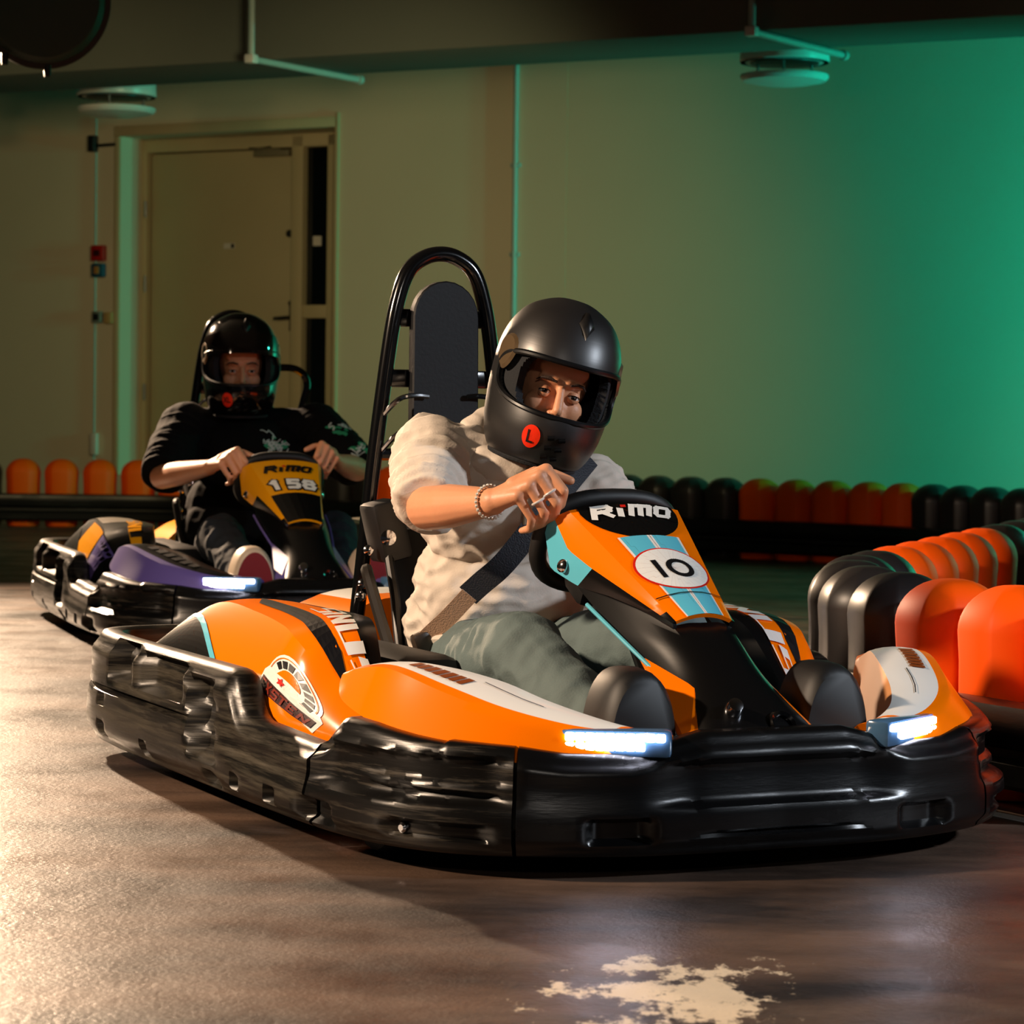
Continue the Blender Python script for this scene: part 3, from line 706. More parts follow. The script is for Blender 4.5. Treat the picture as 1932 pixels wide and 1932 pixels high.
            half = fan([(-.42+.0, .05)]+[(.34*math.cos(R(a))-.02, .10+.34*math.sin(R(a))) for a in range(10, 175, 15)], (0, .15)); printed('gauge_dial', [[G(*q) for q in p] for p in half], S, body, fo, .003)
            star = []
            for i in range(10):
                r_ = .15 if i % 2 == 0 else .07; star.append((-.18+r_*math.cos(R(36*i+90)), -.08+r_*math.sin(R(36*i+90))))
            printed('gauge_needle', [[G(*q) for q in p] for p in fan(star)+[[(-.18, -.05), (-.18, -.13), (.55, -.12)]]], S, M_redink, fo, .0035)
            printed('name_bar', [[G(*q) for q in p] for p in refine([[(-.90, -.34), (-.90, -.76), (.90, -.76), (.90, -.34)]], 4)], S, mat('dark maroon ink', (52, 8, 4), .4, coat=.3), fo, .003)
            pol = []
            for j, ch in enumerate('EXSTEN'): pol += [[G(*q) for q in p] for p in glyph_polys(ch, -.80+.275*j, -.68, .22, .26, .06, .05)]
            printed('name_lettering', pol, S, mat('dull orange ink', (120, 30, 6), .4), fo, .0042)
        if number != '10':
            printed('colour_panel', rect(-.36, .0, .30, .97, 12, 5, .1), S, body, fo, .0012)
            printed('colour_panel', rect(.02, .14, .1, .97, 6, 5, .1), S, body2, fo, .0012)
            printed('top_panel_print', rect(-.6, -.1, 1.05, 1.75, 12, 5, .1), S, mat('grey pattern vinyl', (120, 112, 100), .3), fo, .0012)
            printed('panel_outline', rect(-.56, -.53, .2, .98, 3, 5, .1), S, M_ink, fo, .002)
        # blower / battery cover between pod and seat
        mm = MB(); mm.box((sx*.315, -.22, .20), (.15, .72, .25), 0, None, .03); mm.build('battery_cover', M_bkm, k)
    # ---- front pontoons
    PS = [((.605, .36, .300), (.600, .36, .315), (.585, .37, .312), (.580, .37, .29)),
          ((.640, .46, .280), (.612, .48, .340), (.545, .47, .338), (.520, .46, .20)),
          ((.652, .60, .262), (.604, .61, .352), (.490, .58, .352), (.455, .56, .19)),
          ((.630, .74, .238), (.556, .745, .322), (.425, .72, .335), (.395, .70, .19)),
          ((.556, .87, .216), (.492, .855, .292), (.375, .83, .306), (.345, .81, .19)),
          ((.440, .955, .205), (.400, .94, .268), (.318, .915, .282), (.29, .89, .19)),
          ((.335, .995, .205), (.310, .982, .258), (.250, .965, .262), (.23, .94, .19)),
          ((.235, 1.00, .205), (.220, .995, .252), (.195, .985, .252), (.185, .96, .19))]
    for sx in (1, -1):
        rails_ = [catmull([PS[i][j] for i in range(len(PS))], 6) for j in range(4)]
        rows = []
        for i in range(len(rails_[0])):
            row = []
            for j in range(3):
                a, b_ = rails_[j][i], rails_[j+1][i]; nseg = 6
                for q in range(nseg): 
                    p = a.lerp(b_, q/nseg); p.z += .008*4*(q/nseg)*(1-q/nseg)*(1 if j == 1 else 0); row.append(p)
            row.append(rails_[3][i]); rows.append(row if sx == 1 else mirror(row))
        nr = len(rows)
        def mf(i, j):
            if 6 <= j < 12:
                return 1 if (.16 < i/nr < .80 and j >= 7) else 0
            return 0 if j < 6 else 2
        mm = MB(); mm.grid(rows, mif=mf); nn = len(rows[0]); mm.add(rows[0], [list(range(nn))]); mm.add(rows[-1], [list(range(nn))])
        po = mm.build('front_pontoon', [C['pont'], C['ponttop'], C['pontin']], k, smooth=30)
        def PSf(sx_, rows_):
            def S(a, b_):   # a 0..1 along, b across top face 0..1
                fi = a*(nr-1); i = min(nr-2, int(fi)); t = fi-i; fj = 6+b_*6; j = min(11, int(fj)); u = fj-j
                p = (rows_[i][j]*(1-t)+rows_[i+1][j]*t)*(1-u)+(rows_[i][j+1]*(1-t)+rows_[i+1][j+1]*t)*u
                n = (rows_[i+1][j]-rows_[i][j]).cross(rows_[i][j+1]-rows_[i][j]).normalized()
                return p, (n if n.z > 0 else -n)
            return S
        S = PSf(sx, rows)
        if number == '10':
            printed('sponsor_mark', [[(.30+.02*i, .30), (.30+.02*i, .55), (.316+.02*i, .55), (.316+.02*i, .30)] for i in range(7)], S, mat('brown ink', (130, 62, 20), .4), po, .002)
            printed('sponsor_line', refine([[(.45, .62), (.45, .64), (.62, .56), (.62, .54)]], 3), S, M_ink, po, .002)
        else:
            printed('yellow_mark', refine([[(.10, .2), (.10, .8), (.2, .8), (.2, .2)]], 3), S, body, po, .002)
            printed('lettering_mark', [[(.35+.05*i, .35), (.35+.05*i, .6), (.38+.05*i, .6), (.38+.05*i, .35)] for i in range(6)], S, M_ink, po, .002)
    # ---- headlamps
    for sx in (1, -1):
        hl_ = sub('headlight', k)
        a, b_ = Vector((sx*.395, .945, 0)), Vector((sx*.238, 1.038, 0)); d = (b_-a).normalized(); n = Vector((d.y, -d.x, 0))
        if n.y < 0: n = -n
        Rm = Matrix((d, -n, WZ)).transposed() if d.cross(-n).z > 0 else Matrix((-d, -n, WZ)).transposed()
        mid = (a+b_)/2
        mm = MB(); mm.box(mid-n*.022+WZ*.243, ((b_-a).length+.02, .05, .050), 0, Rm, .008); mm.build('lamp_housing', M_ledh, hl_)
        mm = MB(); L = (b_-a).length
        for r_, (z, n0) in enumerate(((.255, 10), (.238, 8))):
            for i in range(n0):
                t = (i+.5)/10; mm.box(a.lerp(b_, t)+n*.006+WZ*(z), (L/10*.94, .012, .0145), 0, Rm, .003)
        lo_ = mm.build('led_rows', M_led, hl_); lo_['label'] = 'two rows of bright white LEDs'
    # ---- steering fairing
    def fc(v): return Vector((0, .40+.345*v, .640-.200*v))
    def fhw(v): return .126-.064*v
    FN = Vector((0, .200, .345)).normalized()
    def FS(u, v):
        c = fc(v); hw = fhw(v); return c+Vector((-u*hw, 0, 0))+FN*(.016*(1-u*u)), FN
    low = [(-.02, (.152, .338, .612)), (.22, (.146, .360, .520)), (.40, (.126, .435, .492)), (1.0, (.064, .742, .424))]
    rows = []; nv = 24; U = 12
    for i in range(nv+1):
        v = i/nv; l = Vector(interp(low, v)); rg = FS(-1, v)[0]; mid_ = rg.lerp(l, .5)+Vector((.006, 0, .004))
        rt = [l, l.lerp(mid_, .5), mid_, mid_.lerp(rg, .5)]
        row = [q for q in rt]+[FS(-1+2*j/U, v)[0] for j in range(U+1)]
        row += [Vector((-q.x, q.y, q.z)) for q in rt[::-1]]; rows.append(row)
    nc = len(rows[0])
    def ff(i, j):
        v = (i+.5)/nv; jj = min(j, nc-2-j)
        if jj < 2: return 1 if v < .42 else 2
        if jj < 4: return 0 if v < .93 else 2
        return 0
    mm = MB(); mm.grid(rows, mif=ff); fa = mm.build('steering_fairing', [body, C['fairside'], M_bk], k, smooth=28); solid(fa, .008)
    def P2(u0, u1, v0, v1, nu=6, nv_=6): return refine([[(u0, v0), (u0, v1), (u1, v1), (u1, v0)]], nu)
    if number == '10':
        arc = [(-.86, -.01)]+[(-.86+.06*i, -.01) for i in range(1, 29)]+[(.86, .0)]+[(.90*math.cos(R(a)), .06+.26*math.sin(R(a))) for a in range(0, 181, 10)]
        tp = printed('top_panel', fan(arc, (0, .1)), FS, M_bk, fa, .0012)
        for u in (-.33, .33):
            w_ = .30 if u < 0 else .30
            for v0, v1 in ((.30, 1.0),):
                printed('stripe', P2(u-.28, u+.28, v0, v1, 8), FS, stripe, fa, .0014)
            for uu in (u-.30, u+.30) : printed('pinstripe', P2(uu-.025, uu+.025, .30, 1.0, 8), FS, M_wht, fa, .0016)
        ov = lambda s: [(s*.86*math.cos(R(a))+.02, .605+s*.172*math.sin(R(a))) for a in range(0, 360, 8)]
        printed('number_ring', fan(ov(1.06)), FS, M_redink, fa, .0022)
        np_ = printed('number_plate', fan(ov(1.0)), FS, M_wht, fa, .0027); np_['label'] = 'white oval number plate reading 10'
        pol = []
        def place(ch, x0, wd, ht, th, yb): return [[(a, .605+yb-b_) for a, b_ in q] for q in glyph_polys(ch, x0, 0, wd, ht, th, 0, 3)]
        # strokes are drawn in metres, then taken to (u, v)
        def metr(polys, uc, vc):
            out = []
            for q in polys: out.append([(uc+a/fhw(vc), vc-b_/.399) for a, b_ in q])
            return out
        printed('number', metr(glyph_polys('I', -.034, -.026, .02, .052, .011), .02, .605)+metr(glyph_polys('0', -.012, -.026, .052, .052, .011, 0, 2), .02, .605), FS, M_ink, fa, .0036)
        printed('seam', P2(-1, 1, .815, .823, 6), FS, M_ink, fa, .0034)
        txt = M_wht
    else:
        printed('lower_print', P2(-1, 1, .56, 1.0, 6), FS, M_bk, fa, .0012)  # black lower part of the fairing face
        def metr(polys, uc, vc): return [[(uc+a/fhw(vc), vc-b_/.399) for a, b_ in q] for q in polys]
        for lay_, mm_, th, of in ((0, M_ink, .030, .0022), (1, M_wht, .017, .0036)):
            pol = []
            for j, ch in enumerate('158'): pol += metr(glyph_polys(ch, -.082+.058*j, -.025, .044, .050, th, .0), .05, .42)
            o_ = printed('number', pol, FS, mm_, fa, of); 
        txt = M_ink
    def metr2(polys, vc): return [[(a/fhw(.06), vc-b_/.399) for a, b_ in q] for q in polys]
    pol = glyph_polys('R', -.092, -.017, .046, .034, .013, .25)+glyph_polys('i', -.032, -.017, .02, .034, .014, .25)+glyph_polys('M', -.008, -.017, .052, .034, .013, .25)+glyph_polys('O', .052, -.017, .036, .034, .012, .25)
    rl = printed('maker_lettering', metr2(pol, .075 if number == '10' else .16), FS, txt, fa, .0042); 
    printed('maker_dot', metr2([[(-.020, .012), (-.008, .012), (-.006, .021), (-.018, .021)]], .075 if number == '10' else .16), FS, M_redink, fa, .0042)
    for sx in (1, -1):
        mm = MB(); mm.lathe([(.014, -.01), (.014, .004), (.009, .008), (0, .009)], 14, Matrix.Translation((sx*.139, .405, .528)) @ Vector((sx*1, .35, .25)).to_track_quat('Z', 'Y').to_matrix().to_4x4()); mm.build('fairing_bolt', M_chrome, fa)
    # ---- column below the fairing
    E_ = catmull([(.124, .440, .488), (.118, .60, .410), (.100, .78, .325), (.125, .95, .240), (.130, .985, .215)], 8)
    S_ = catmull([(.064, .735, .430), (.058, .79, .395), (.058, .87, .340), (.075, .97, .268), (.082, 1.0, .225)], 8)
    C_ = catmull([(0, .742, .436), (0, .80, .398), (0, .88, .345), (0, .985, .268), (0, 1.02, .225)], 8)
    rows = []
    for e, s_, c in zip(E_, S_, C_):
        half = [e, e.lerp(s_, .33)+V(.004, .004, .006), e.lerp(s_, .66)+V(.004, .004, .006), s_, s_.lerp(c, .5)+V(0, .002, .003), c]
        rows.append(half+[Vector((-q.x, q.y, q.z)) for q in half[-2::-1]])
    mm = MB(); mm.grid(rows, mif=lambda i, j: 1 if (C['colpanel'] and i > 8 and 3 <= min(j, 9-j) < 5 and j > 4) else 0); co = mm.build('column_cover', [M_bk, C['colpanel'] or M_bk], k, smooth=40); solid(co, .006)
    for sx in (1, -1):
        tri = [(.108, .70, .368), (.150, .965, .225), (.050, 1.008, .225), (.082, .86, .325)]
        mm = MB(); mm.prism([(sx*x, y, z) for x, y, z in tri], (0, -.012, -.008)); mm.build('column_leg', C['leg'], k, smooth=0)
        a = [(.128, .50, .452), (.122, .60, .410), (.103, .74, .342)]
        mm = MB(); mm.tube([(sx*(x+.003), y, z+.004) for x, y, z in a], .0045, 8, smooth=4); mm.build('trim_line', stripe if number == '10' else body2, co)
    mm = MB(); D = Matrix.Translation((-.035, .985, .262)) @ Vector((-.1, .8, .6)).to_track_quat('Z', 'Y').to_matrix().to_4x4()
    mm.lathe([(.026, -.02), (.030, .004), (.026, .010), (.020, .006), (.018, -.03), (0, -.03)], 24, D); mm.build('nose_socket', M_tube, k)
    mm = MB(); mm.lathe([(.0, .022), (.014, .018), (.018, .004), (.016, -.01)], 16, Matrix.Translation((.052, .955, .292)) @ Vector((.1, .8, .6)).to_track_quat('Z', 'Y').to_matrix().to_4x4()); mm.build('nose_bolt', M_chrome, k)
    # ---- foot guards
    for sx in (1, -1):
        rows = []
        for i, (yy, s_) in enumerate([(.79, 1.0), (.83, 1.02), (.87, 1.0), (.89, .96), (.90, .88)]):
            rows.append([Vector((sx*.21+.078*s_*math.copysign(abs(math.cos(a))**.8, math.cos(a)), yy, .195+.168*s_*math.sin(a)**.9)) for a in [math.pi*q/20 for q in range(21)]])
        mm = MB(); mm.grid(rows); mm.add(rows[-1], [list(range(21))]); fg = mm.build('foot_guard', C['guard'], k, smooth=40)
        if C['guardp']:
            pts = [(sx*.21+.066*math.cos(a), .9015, .200+.146*math.sin(a)**.9) for a in [math.pi*q/20 for q in range(21)]]
            mm = MB(); mm.add(pts, [list(range(21))]); mm.build('guard_panel', C['guardp'], fg, smooth=0)
    # ---- rods, pedals
    mm = MB(); mm.tube([(.050, .47, .470), (.055, .62, .300)], .010, 10); mm.build('column_rod', M_chrome, k)
    mm = MB(); mm.tube([(.026, .47, .470), (.031, .62, .300)], .009, 10); mm.build('column_rod', M_chrome, k)
    for sx in (1, -1):
        mm = MB(); mm.tube([(sx*.255, .86, .225), (sx*.20, .915, .232), (sx*.085, .925, .236)], .010, 10, smooth=4); mm.build('pedal_bar', M_chrome, k)
    # ---- steering wheel
    sw = sub('steering_wheel', k)
    wc = Vector((0, .315, .575)); wa = Vector((1, 0, 0)); wb = Vector((0, .42, .907)).normalized()
    pts = []
    for q in range(40):
        a = 2*math.pi*q/40; cx, cy = math.cos(a), math.sin(a)
        x = .150*math.copysign(abs(cx)**.75, cx); y = (.10 if cy > 0 else .105)*math.copysign(abs(cy)**.75, cy); pts.append(wc+wa*x+wb*y)
    mm = MB(); mm.tube(pts, .0185, 12, closed=True); mm.build('rim', mat('wheel rubber', (12, 12, 12), .55), sw)
    mm = MB(); mm.box(wc+V(0, .02, 0), (.10, .03, .09), 0, Matrix((wa, wa.cross(wb)*-1, wb)).transposed() if False else Matrix.Rotation(R(-25), 3, 'X'), .012)
    for x in (-1, 1): mm.tube([wc+V(.03*x, .01, 0), wc+wa*.145*x], .013, 8)
    mm.tube([wc, wc-wb*.10], .013, 8); mm.build('hub', M_bkm, sw)
    mm = MB(); mm.tube([wc+V(0, .03, -.01), (0, .50, .44)], .014, 10); mm.build('steering_shaft', M_steel, sw)
    mm = MB(); mm.box((.02, .385, .505), (.17, .10, .10), 0, Matrix.Rotation(R(-30), 3, 'X'), .02); mm.build('wheel_boss', M_bkm, sw)
    # ---- seat
    spine = catmull([(0, .10, .165), (0, -.06, .115), (0, -.22, .095), (0, -.34, .135), (0, -.42, .26), (0, -.47, .42), (0, -.50, .56)], 7)
    rows = []; ns = len(spine)
    for i, p in enumerate(spine):
        v = i/(ns-1); hw = interp([(0, .17), (.35, .20), (.6, .205), (1, .17)], v); wing = interp([(0, .03), (.3, .11), (.5, .15), (.8, .10), (1, .02)], v)
        t = (spine[min(i+1, ns-1)]-spine[max(i-1, 0)]).normalized(); n = Vector((0, t.z, -t.y)); n = n if (n.y > 0 or n.z > 0) else -n
        if n.z < 0: n = -n
        rows.append([p+Vector((u*hw, 0, 0))+n*(wing*abs(u)**3.2) for u in [-1+2*q/20 for q in range(21)]])
    mm = MB(); mm.grid(rows); se = mm.build('seat', M_bkm, k, smooth=50); solid(se, .012)
    mm = MB()
    for q in (0, -1): mm.tube([r_[q] for r_ in rows][2:], .011, 8)
    mm.build('seat_edge', mat('seat rim', (24, 22, 20), .4), k)
    for sx in (1, -1):
        mm = MB(); mm.tube([(sx*.245, -.40, .475), (sx*.255, -.36, .455), (sx*.245, -.28, .33), (sx*.24, -.22, .255)], .014, 8, smooth=5); mm.build('seat_side_bar', mat('grey tube', (40, 36, 33), .3), k)
    # tall back board
    rows = []
    for (dy, s_) in ((0, .96), (.004, 1.0), (.026, 1.0), (.030, .96)):
        ring = []
        for q in range(13): a = math.pi*q/12; ring.append((s_*.084*math.cos(a), 1.06+.086*s_*math.sin(a)))
        ring += [(-.088*s_, .40), (.088*s_, .40)]
        rows.append([Vector((x, -.545+dy+(z-.4)*-.01, z)) for x, z in ring])
    mm = MB(); mm.grid(rows, closed=True); n = len(rows[0]); mm.add(rows[0], [list(range(n))[::-1]]); mm.add(rows[-1], [list(range(n))]); mm.build('back_board', M_pad, k, smooth=30)
    # ---- roll bar
    rb_ = sub('roll_bar', k)
    hoop = [(.215, -.60, .12), (.195, -.57, .40), (.165, -.56, .72), (.130, -.555, 1.0), (.108, -.555, 1.11), (.082, -.555, 1.172), (.042, -.555, 1.202), (0, -.555, 1.211)]
    hoop = hoop+[(-x, y, z) for x, y, z in hoop[-2::-1]]
    mm = MB(); mm.tube(hoop, .0185, 14, smooth=6); mm.build('hoop', M_tube, rb_)
    for z, x in ((1.058, .12), (.915, .143), (.735, .166), (.55, .18)):
        mm = MB(); mm.tube([(-x, -.57, z), (x, -.57, z)], .015, 10) if z < .8 else mm.box((0, -.565, z), (2*x, .016, .042), 0, None, .004); mm.build('cross_bar', M_tube, rb_)
    for z in (.845, .765):
        for sx in (1, -1):
            mm = MB(); mm.tube([(sx*.15, -.55, z-.02), (sx*.125, -.51, z+.02), (sx*.085, -.505, z+.03), (sx*.05, -.51, z+.028)], .0065, 8, smooth=4); mm.build('belt_guide', M_chrome if sx == 1 else M_tube, rb_)
    # rear stays and hardware on the bar foot
    for sx in (1, -1):
        mm = MB(); mm.box((sx*.17, -.47, .56), (.075, .10, .14), 0, Matrix.Rotation(R(14*sx), 3, 'Y'), .012); mm.build('belt_reel', M_bkm, rb_)
        mm = MB(); mm.lathe([(.018, 0), (.018, .012), (.008, .016), (0, .016)], 16, Matrix.Translation((sx*.185, -.42, .545)) @ Vector((sx*.3, 1, .1)).to_track_quat('Z', 'Y').to_matrix().to_4x4()); mm.build('bolt', M_chrome, rb_)
        for dz in (0, .03, .11):
            mm = MB(); mm.lathe([(.012, 0), (.012, .010), (.006, .014), (0, .014)], 12, Matrix.Translation((sx*.218, -.50+dz*.4, .405+dz)) @ Vector((sx*.5, 1, .2)).to_track_quat('Z', 'Y').to_matrix().to_4x4()); mm.build('bolt', M_chrome, rb_)
    if number != '10':
        mm = MB(); mm.tube([(-.12, -.60, .995), (-.189, -.60, 1.003), (-.254, -.60, 1.002), (-.298, -.60, .979), (-.314, -.60, .933), (-.295, -.60, .853), (-.24, -.59, .62)], .015, 10, smooth=5); mm.build('shoulder_hoop', M_tube, rb_)
    # ---- rear cover
    rows = []
    for i in range(13):
        y = -1.09+.46*i/12; hz = .395*min(1, .70+.30*sstep(-1.09, -.95, y)); rows.append([Vector((.40*u*(1-.12*i/12), y, .12+(hz-.12)*(1-abs(u)**3.2))) for u in [-1+2*q/20 for q in range(21)]])
    mm = MB(); mm.grid(rows, mif=lambda i, j: 1 if 3 <= j < 14 and 2 < i < 9 else 0)
    mm.add(rows[0], [list(range(21))]); mm.add(rows[-1], [list(range(21))]); mm.build('rear_cover', [body, C['ponttop']], k, smooth=40)
    return k
O_body = mat('orange bodywork', (255, 122, 0), .20, spec=.4)
O_blue = mat('light blue vinyl', (92, 190, 214), .32, coat=.4)
Y_body = mat('yellow bodywork', (236, 158, 8), .22, spec=.4)
P_body = mat('purple bodywork', (92, 80, 150), .34, coat=.3)
C1 = dict(body=O_body, pod=O_body, pont=O_body, body2=M_bk, stripe=O_blue, accent=M_wht, ponttop=M_wht, pontin=mat('orange pod inner', (214, 150, 96), .5), fairside=O_blue, colpanel=None, leg=O_body, guard=mat('foam black', (7, 7, 8), .55), guardp=None)
C2 = dict(body=Y_body, pod=M_bk, pont=P_body, body2=P_body, stripe=M_bk, accent=M_wht, ponttop=M_bk, pontin=M_bkm, fairside=Y_body, colpanel=None, leg=P_body, guard=mat('pale guard edge', (190, 172, 150), .4), guardp=mat('dark red vinyl', (110, 14, 22), .35))
K1 = make_kart((.06, 5.8), 25, C1, 'orange and light blue go-kart number 10 with white headlights, in front', '10', 'near')
K2 = make_kart((-.95, 10.0), 17.5, C2, 'yellow and purple go-kart number 158 following behind at left', '158', 'far')
# ================================================================ DRIVERS
def prim_capsule(bm, p1, r1, p2, r2, n=16, flat2=False, flat1=False):
    p1, p2 = Vector(p1), Vector(p2); d = p2-p1; L = d.length; q = d.to_track_quat('Z', 'Y').to_matrix() if L > 1e-6 else Matrix.Identity(3)
    prof = []
    if flat1: prof += [(0, 0.), (r1*.97, 0.)]
    else: prof += [(r1*math.sin(a), -r1*math.cos(a)) for a in [math.pi/2*i/6 for i in range(6)]]
    prof.append((r1, 0)); prof.append((r2, L))
    if flat2: prof += [(r2*.97, L), (0, L)]
    else: prof += [(r2*math.cos(a), L+r2*math.sin(a)) for a in [math.pi/2*i/6 for i in range(1, 7)]]
    rings = []
    for r, z in prof:
        if r < 1e-5: rings.append([bm.verts.new(p1+q @ Vector((0, 0, z)))])
        else: rings.append([bm.verts.new(p1+q @ Vector((r*math.cos(2*math.pi*k/n), r*math.sin(2*math.pi*k/n), z))) for k in range(n)])
    for a, b_ in zip(rings, rings[1:]):
        if len(a) == 1 and len(b_) == 1: continue
        for k in range(n):
            k2 = (k+1) % n
            if len(a) == 1: bm.faces.new((a[0], b_[k2], b_[k]))
            elif len(b_) == 1: bm.faces.new((a[k], a[k2], b_[0]))
            else: bm.faces.new((a[k], a[k2], b_[k2], b_[k]))
def prim_ell(bm, c, r, M=None, n=20):
    M = M or Matrix.Identity(3); k0 = len(bm.verts)
    bmesh.ops.create_uvsphere(bm, u_segments=n, v_segments=n//2+2, radius=1, matrix=Matrix.Translation(Vector(c)) @ M.to_4x4() @ Matrix.Diagonal((*r, 1)))
def organic(name, prims, m, parent, voxel=.005, smooth=4, wr=None, fac=.5):
    """one continuous skin grown over overlapping tapered forms"""
    bm = bmesh.new()
    for p in prims:
        if p[0] == 'c': prim_capsule(bm, *p[1:])
        else: prim_ell(bm, *p[1:])
    bmesh.ops.recalc_face_normals(bm, faces=bm.faces)
    me = bpy.data.meshes.new(name); bm.to_mesh(me); bm.free(); me.materials.append(m)
    o = bpy.data.objects.new(name, me); COL.objects.link(o)
    r = o.modifiers.new('r', 'REMESH'); r.mode = 'VOXEL'; r.voxel_size = voxel; r.use_smooth_shade = True
    if smooth:
        s = o.modifiers.new('s', 'SMOOTH'); s.factor = fac; s.iterations = smooth
    bake(o); me = o.data
    if wr:
        n = len(me.vertices); co = np.empty(n*3); no = np.empty(n*3); me.vertices.foreach_get('co', co); me.vertices.foreach_get('normal', no)
        co = co.reshape(-1, 3); no = no.reshape(-1, 3)
        d = np.array([wr(Vector(c)) for c in co]); co = co+no*d[:, None]; me.vertices.foreach_set('co', co.ravel()); me.update()
    if not me.materials: me.materials.append(m)
    for p in me.polygons: p.use_smooth = True
    o.parent = parent
    return o
M_skin = mat('skin', (220, 154, 114), .48, bump=.06, bscale=140, var=.08, vscale=14)
M_skin.node_tree.nodes['Principled BSDF'].inputs['Subsurface Weight'].default_value = .08
M_skin.node_tree.nodes['Principled BSDF'].inputs['Subsurface Radius'].default_value = (.012, .005, .003)
M_hood = mat('cream sweatshirt jersey', (214, 202, 188), .85, bump=.10, bscale=260)
M_jean = mat('grey green denim', (92, 108, 108), .85, bump=.15, bscale=220, var=.12, vscale=9)
M_jean2 = mat('dark blue denim', (26, 34, 44), .85, bump=.15, bscale=220, var=.15, vscale=9)
M_tee = mat('black t-shirt jersey', (5, 5, 6), .9, spec=.2, bump=.08, bscale=200)
M_shoe = mat('dark shoe', (14, 15, 20), .5)
M_helm = mat('matt black helmet', (26, 24, 24), .40, spec=.9)
M_helm2 = mat('gloss black helmet', (12, 11, 11), .12, coat=.7)
M_lin = mat('helmet lining', (22, 24, 28), .9, bump=.3, bscale=160)
M_eyew = mat('eye white', (225, 218, 210), .2, coat=.5); M_iris = mat('eye iris', (38, 24, 16), .2, coat=.8); M_pup = mat('pupil', (5, 4, 4), .15)
M_brow = mat('eyebrow hair', (46, 28, 18), .8, bump=.4, bscale=300)
M_stick = mat('red orange sticker', (255, 50, 12), .35)
M_cap = mat('white paper head cap', (190, 190, 186), .8)

HT = [(-.190, .090, .112, .092), (-.178, .104, .140, .112), (-.150, .117, .166, .132), (-.115, .126, .180, .148), (-.075, .131, .180, .160), (-.03, .1345, .171, .168), (.02, .135, .163, .172), (.065, .130, .153, .168), (.105, .116, .134, .152), (.137, .093, .107, .122), (.158, .062, .072, .082), (.170, .030, .034, .040), (.1725, 0, 0, 0)]
_hz = catmull([Vector((z, a, f)) for z, a, f, b_ in HT], 8); _hb = catmull([Vector((z, a, b_)) for z, a, f, b_ in HT], 8)
HTAB = [(p.x, (max(p.y, 0), max(p.z, 0), max(q.z, 0))) for p, q in zip(_hz, _hb)]
def helm_pt(az, z, s=1.0):
    a, f, b_ = interp(HTAB, z); sn, cs = math.sin(az), math.cos(az)
    return Vector((s*a*math.copysign(abs(sn)**.92, sn), s*(f if cs > 0 else b_)*math.copysign(abs(cs)**.95, cs), z*(s if z > 0 else 1)))
def port(az, z):
    zc = -.010-.008*math.cos(min(1.4, abs(az))*1.1); return (abs(az)/R(80))**3.4+(abs(z-zc)/(.059))**2.6
def port_curve(n=64, k=1.0):
    out = []
    for i in range(n):
        t = 2*math.pi*i/n; c, s_ = math.cos(t), math.sin(t)
        az = R(80)*k*math.copysign(abs(c)**(2/3.4), c); zc = -.010-.008*math.cos(min(1.4, abs(az))*1.1); z = zc+.059*k*math.copysign(abs(s_)**(2/2.6), s_); out.append((az, z))
    return out
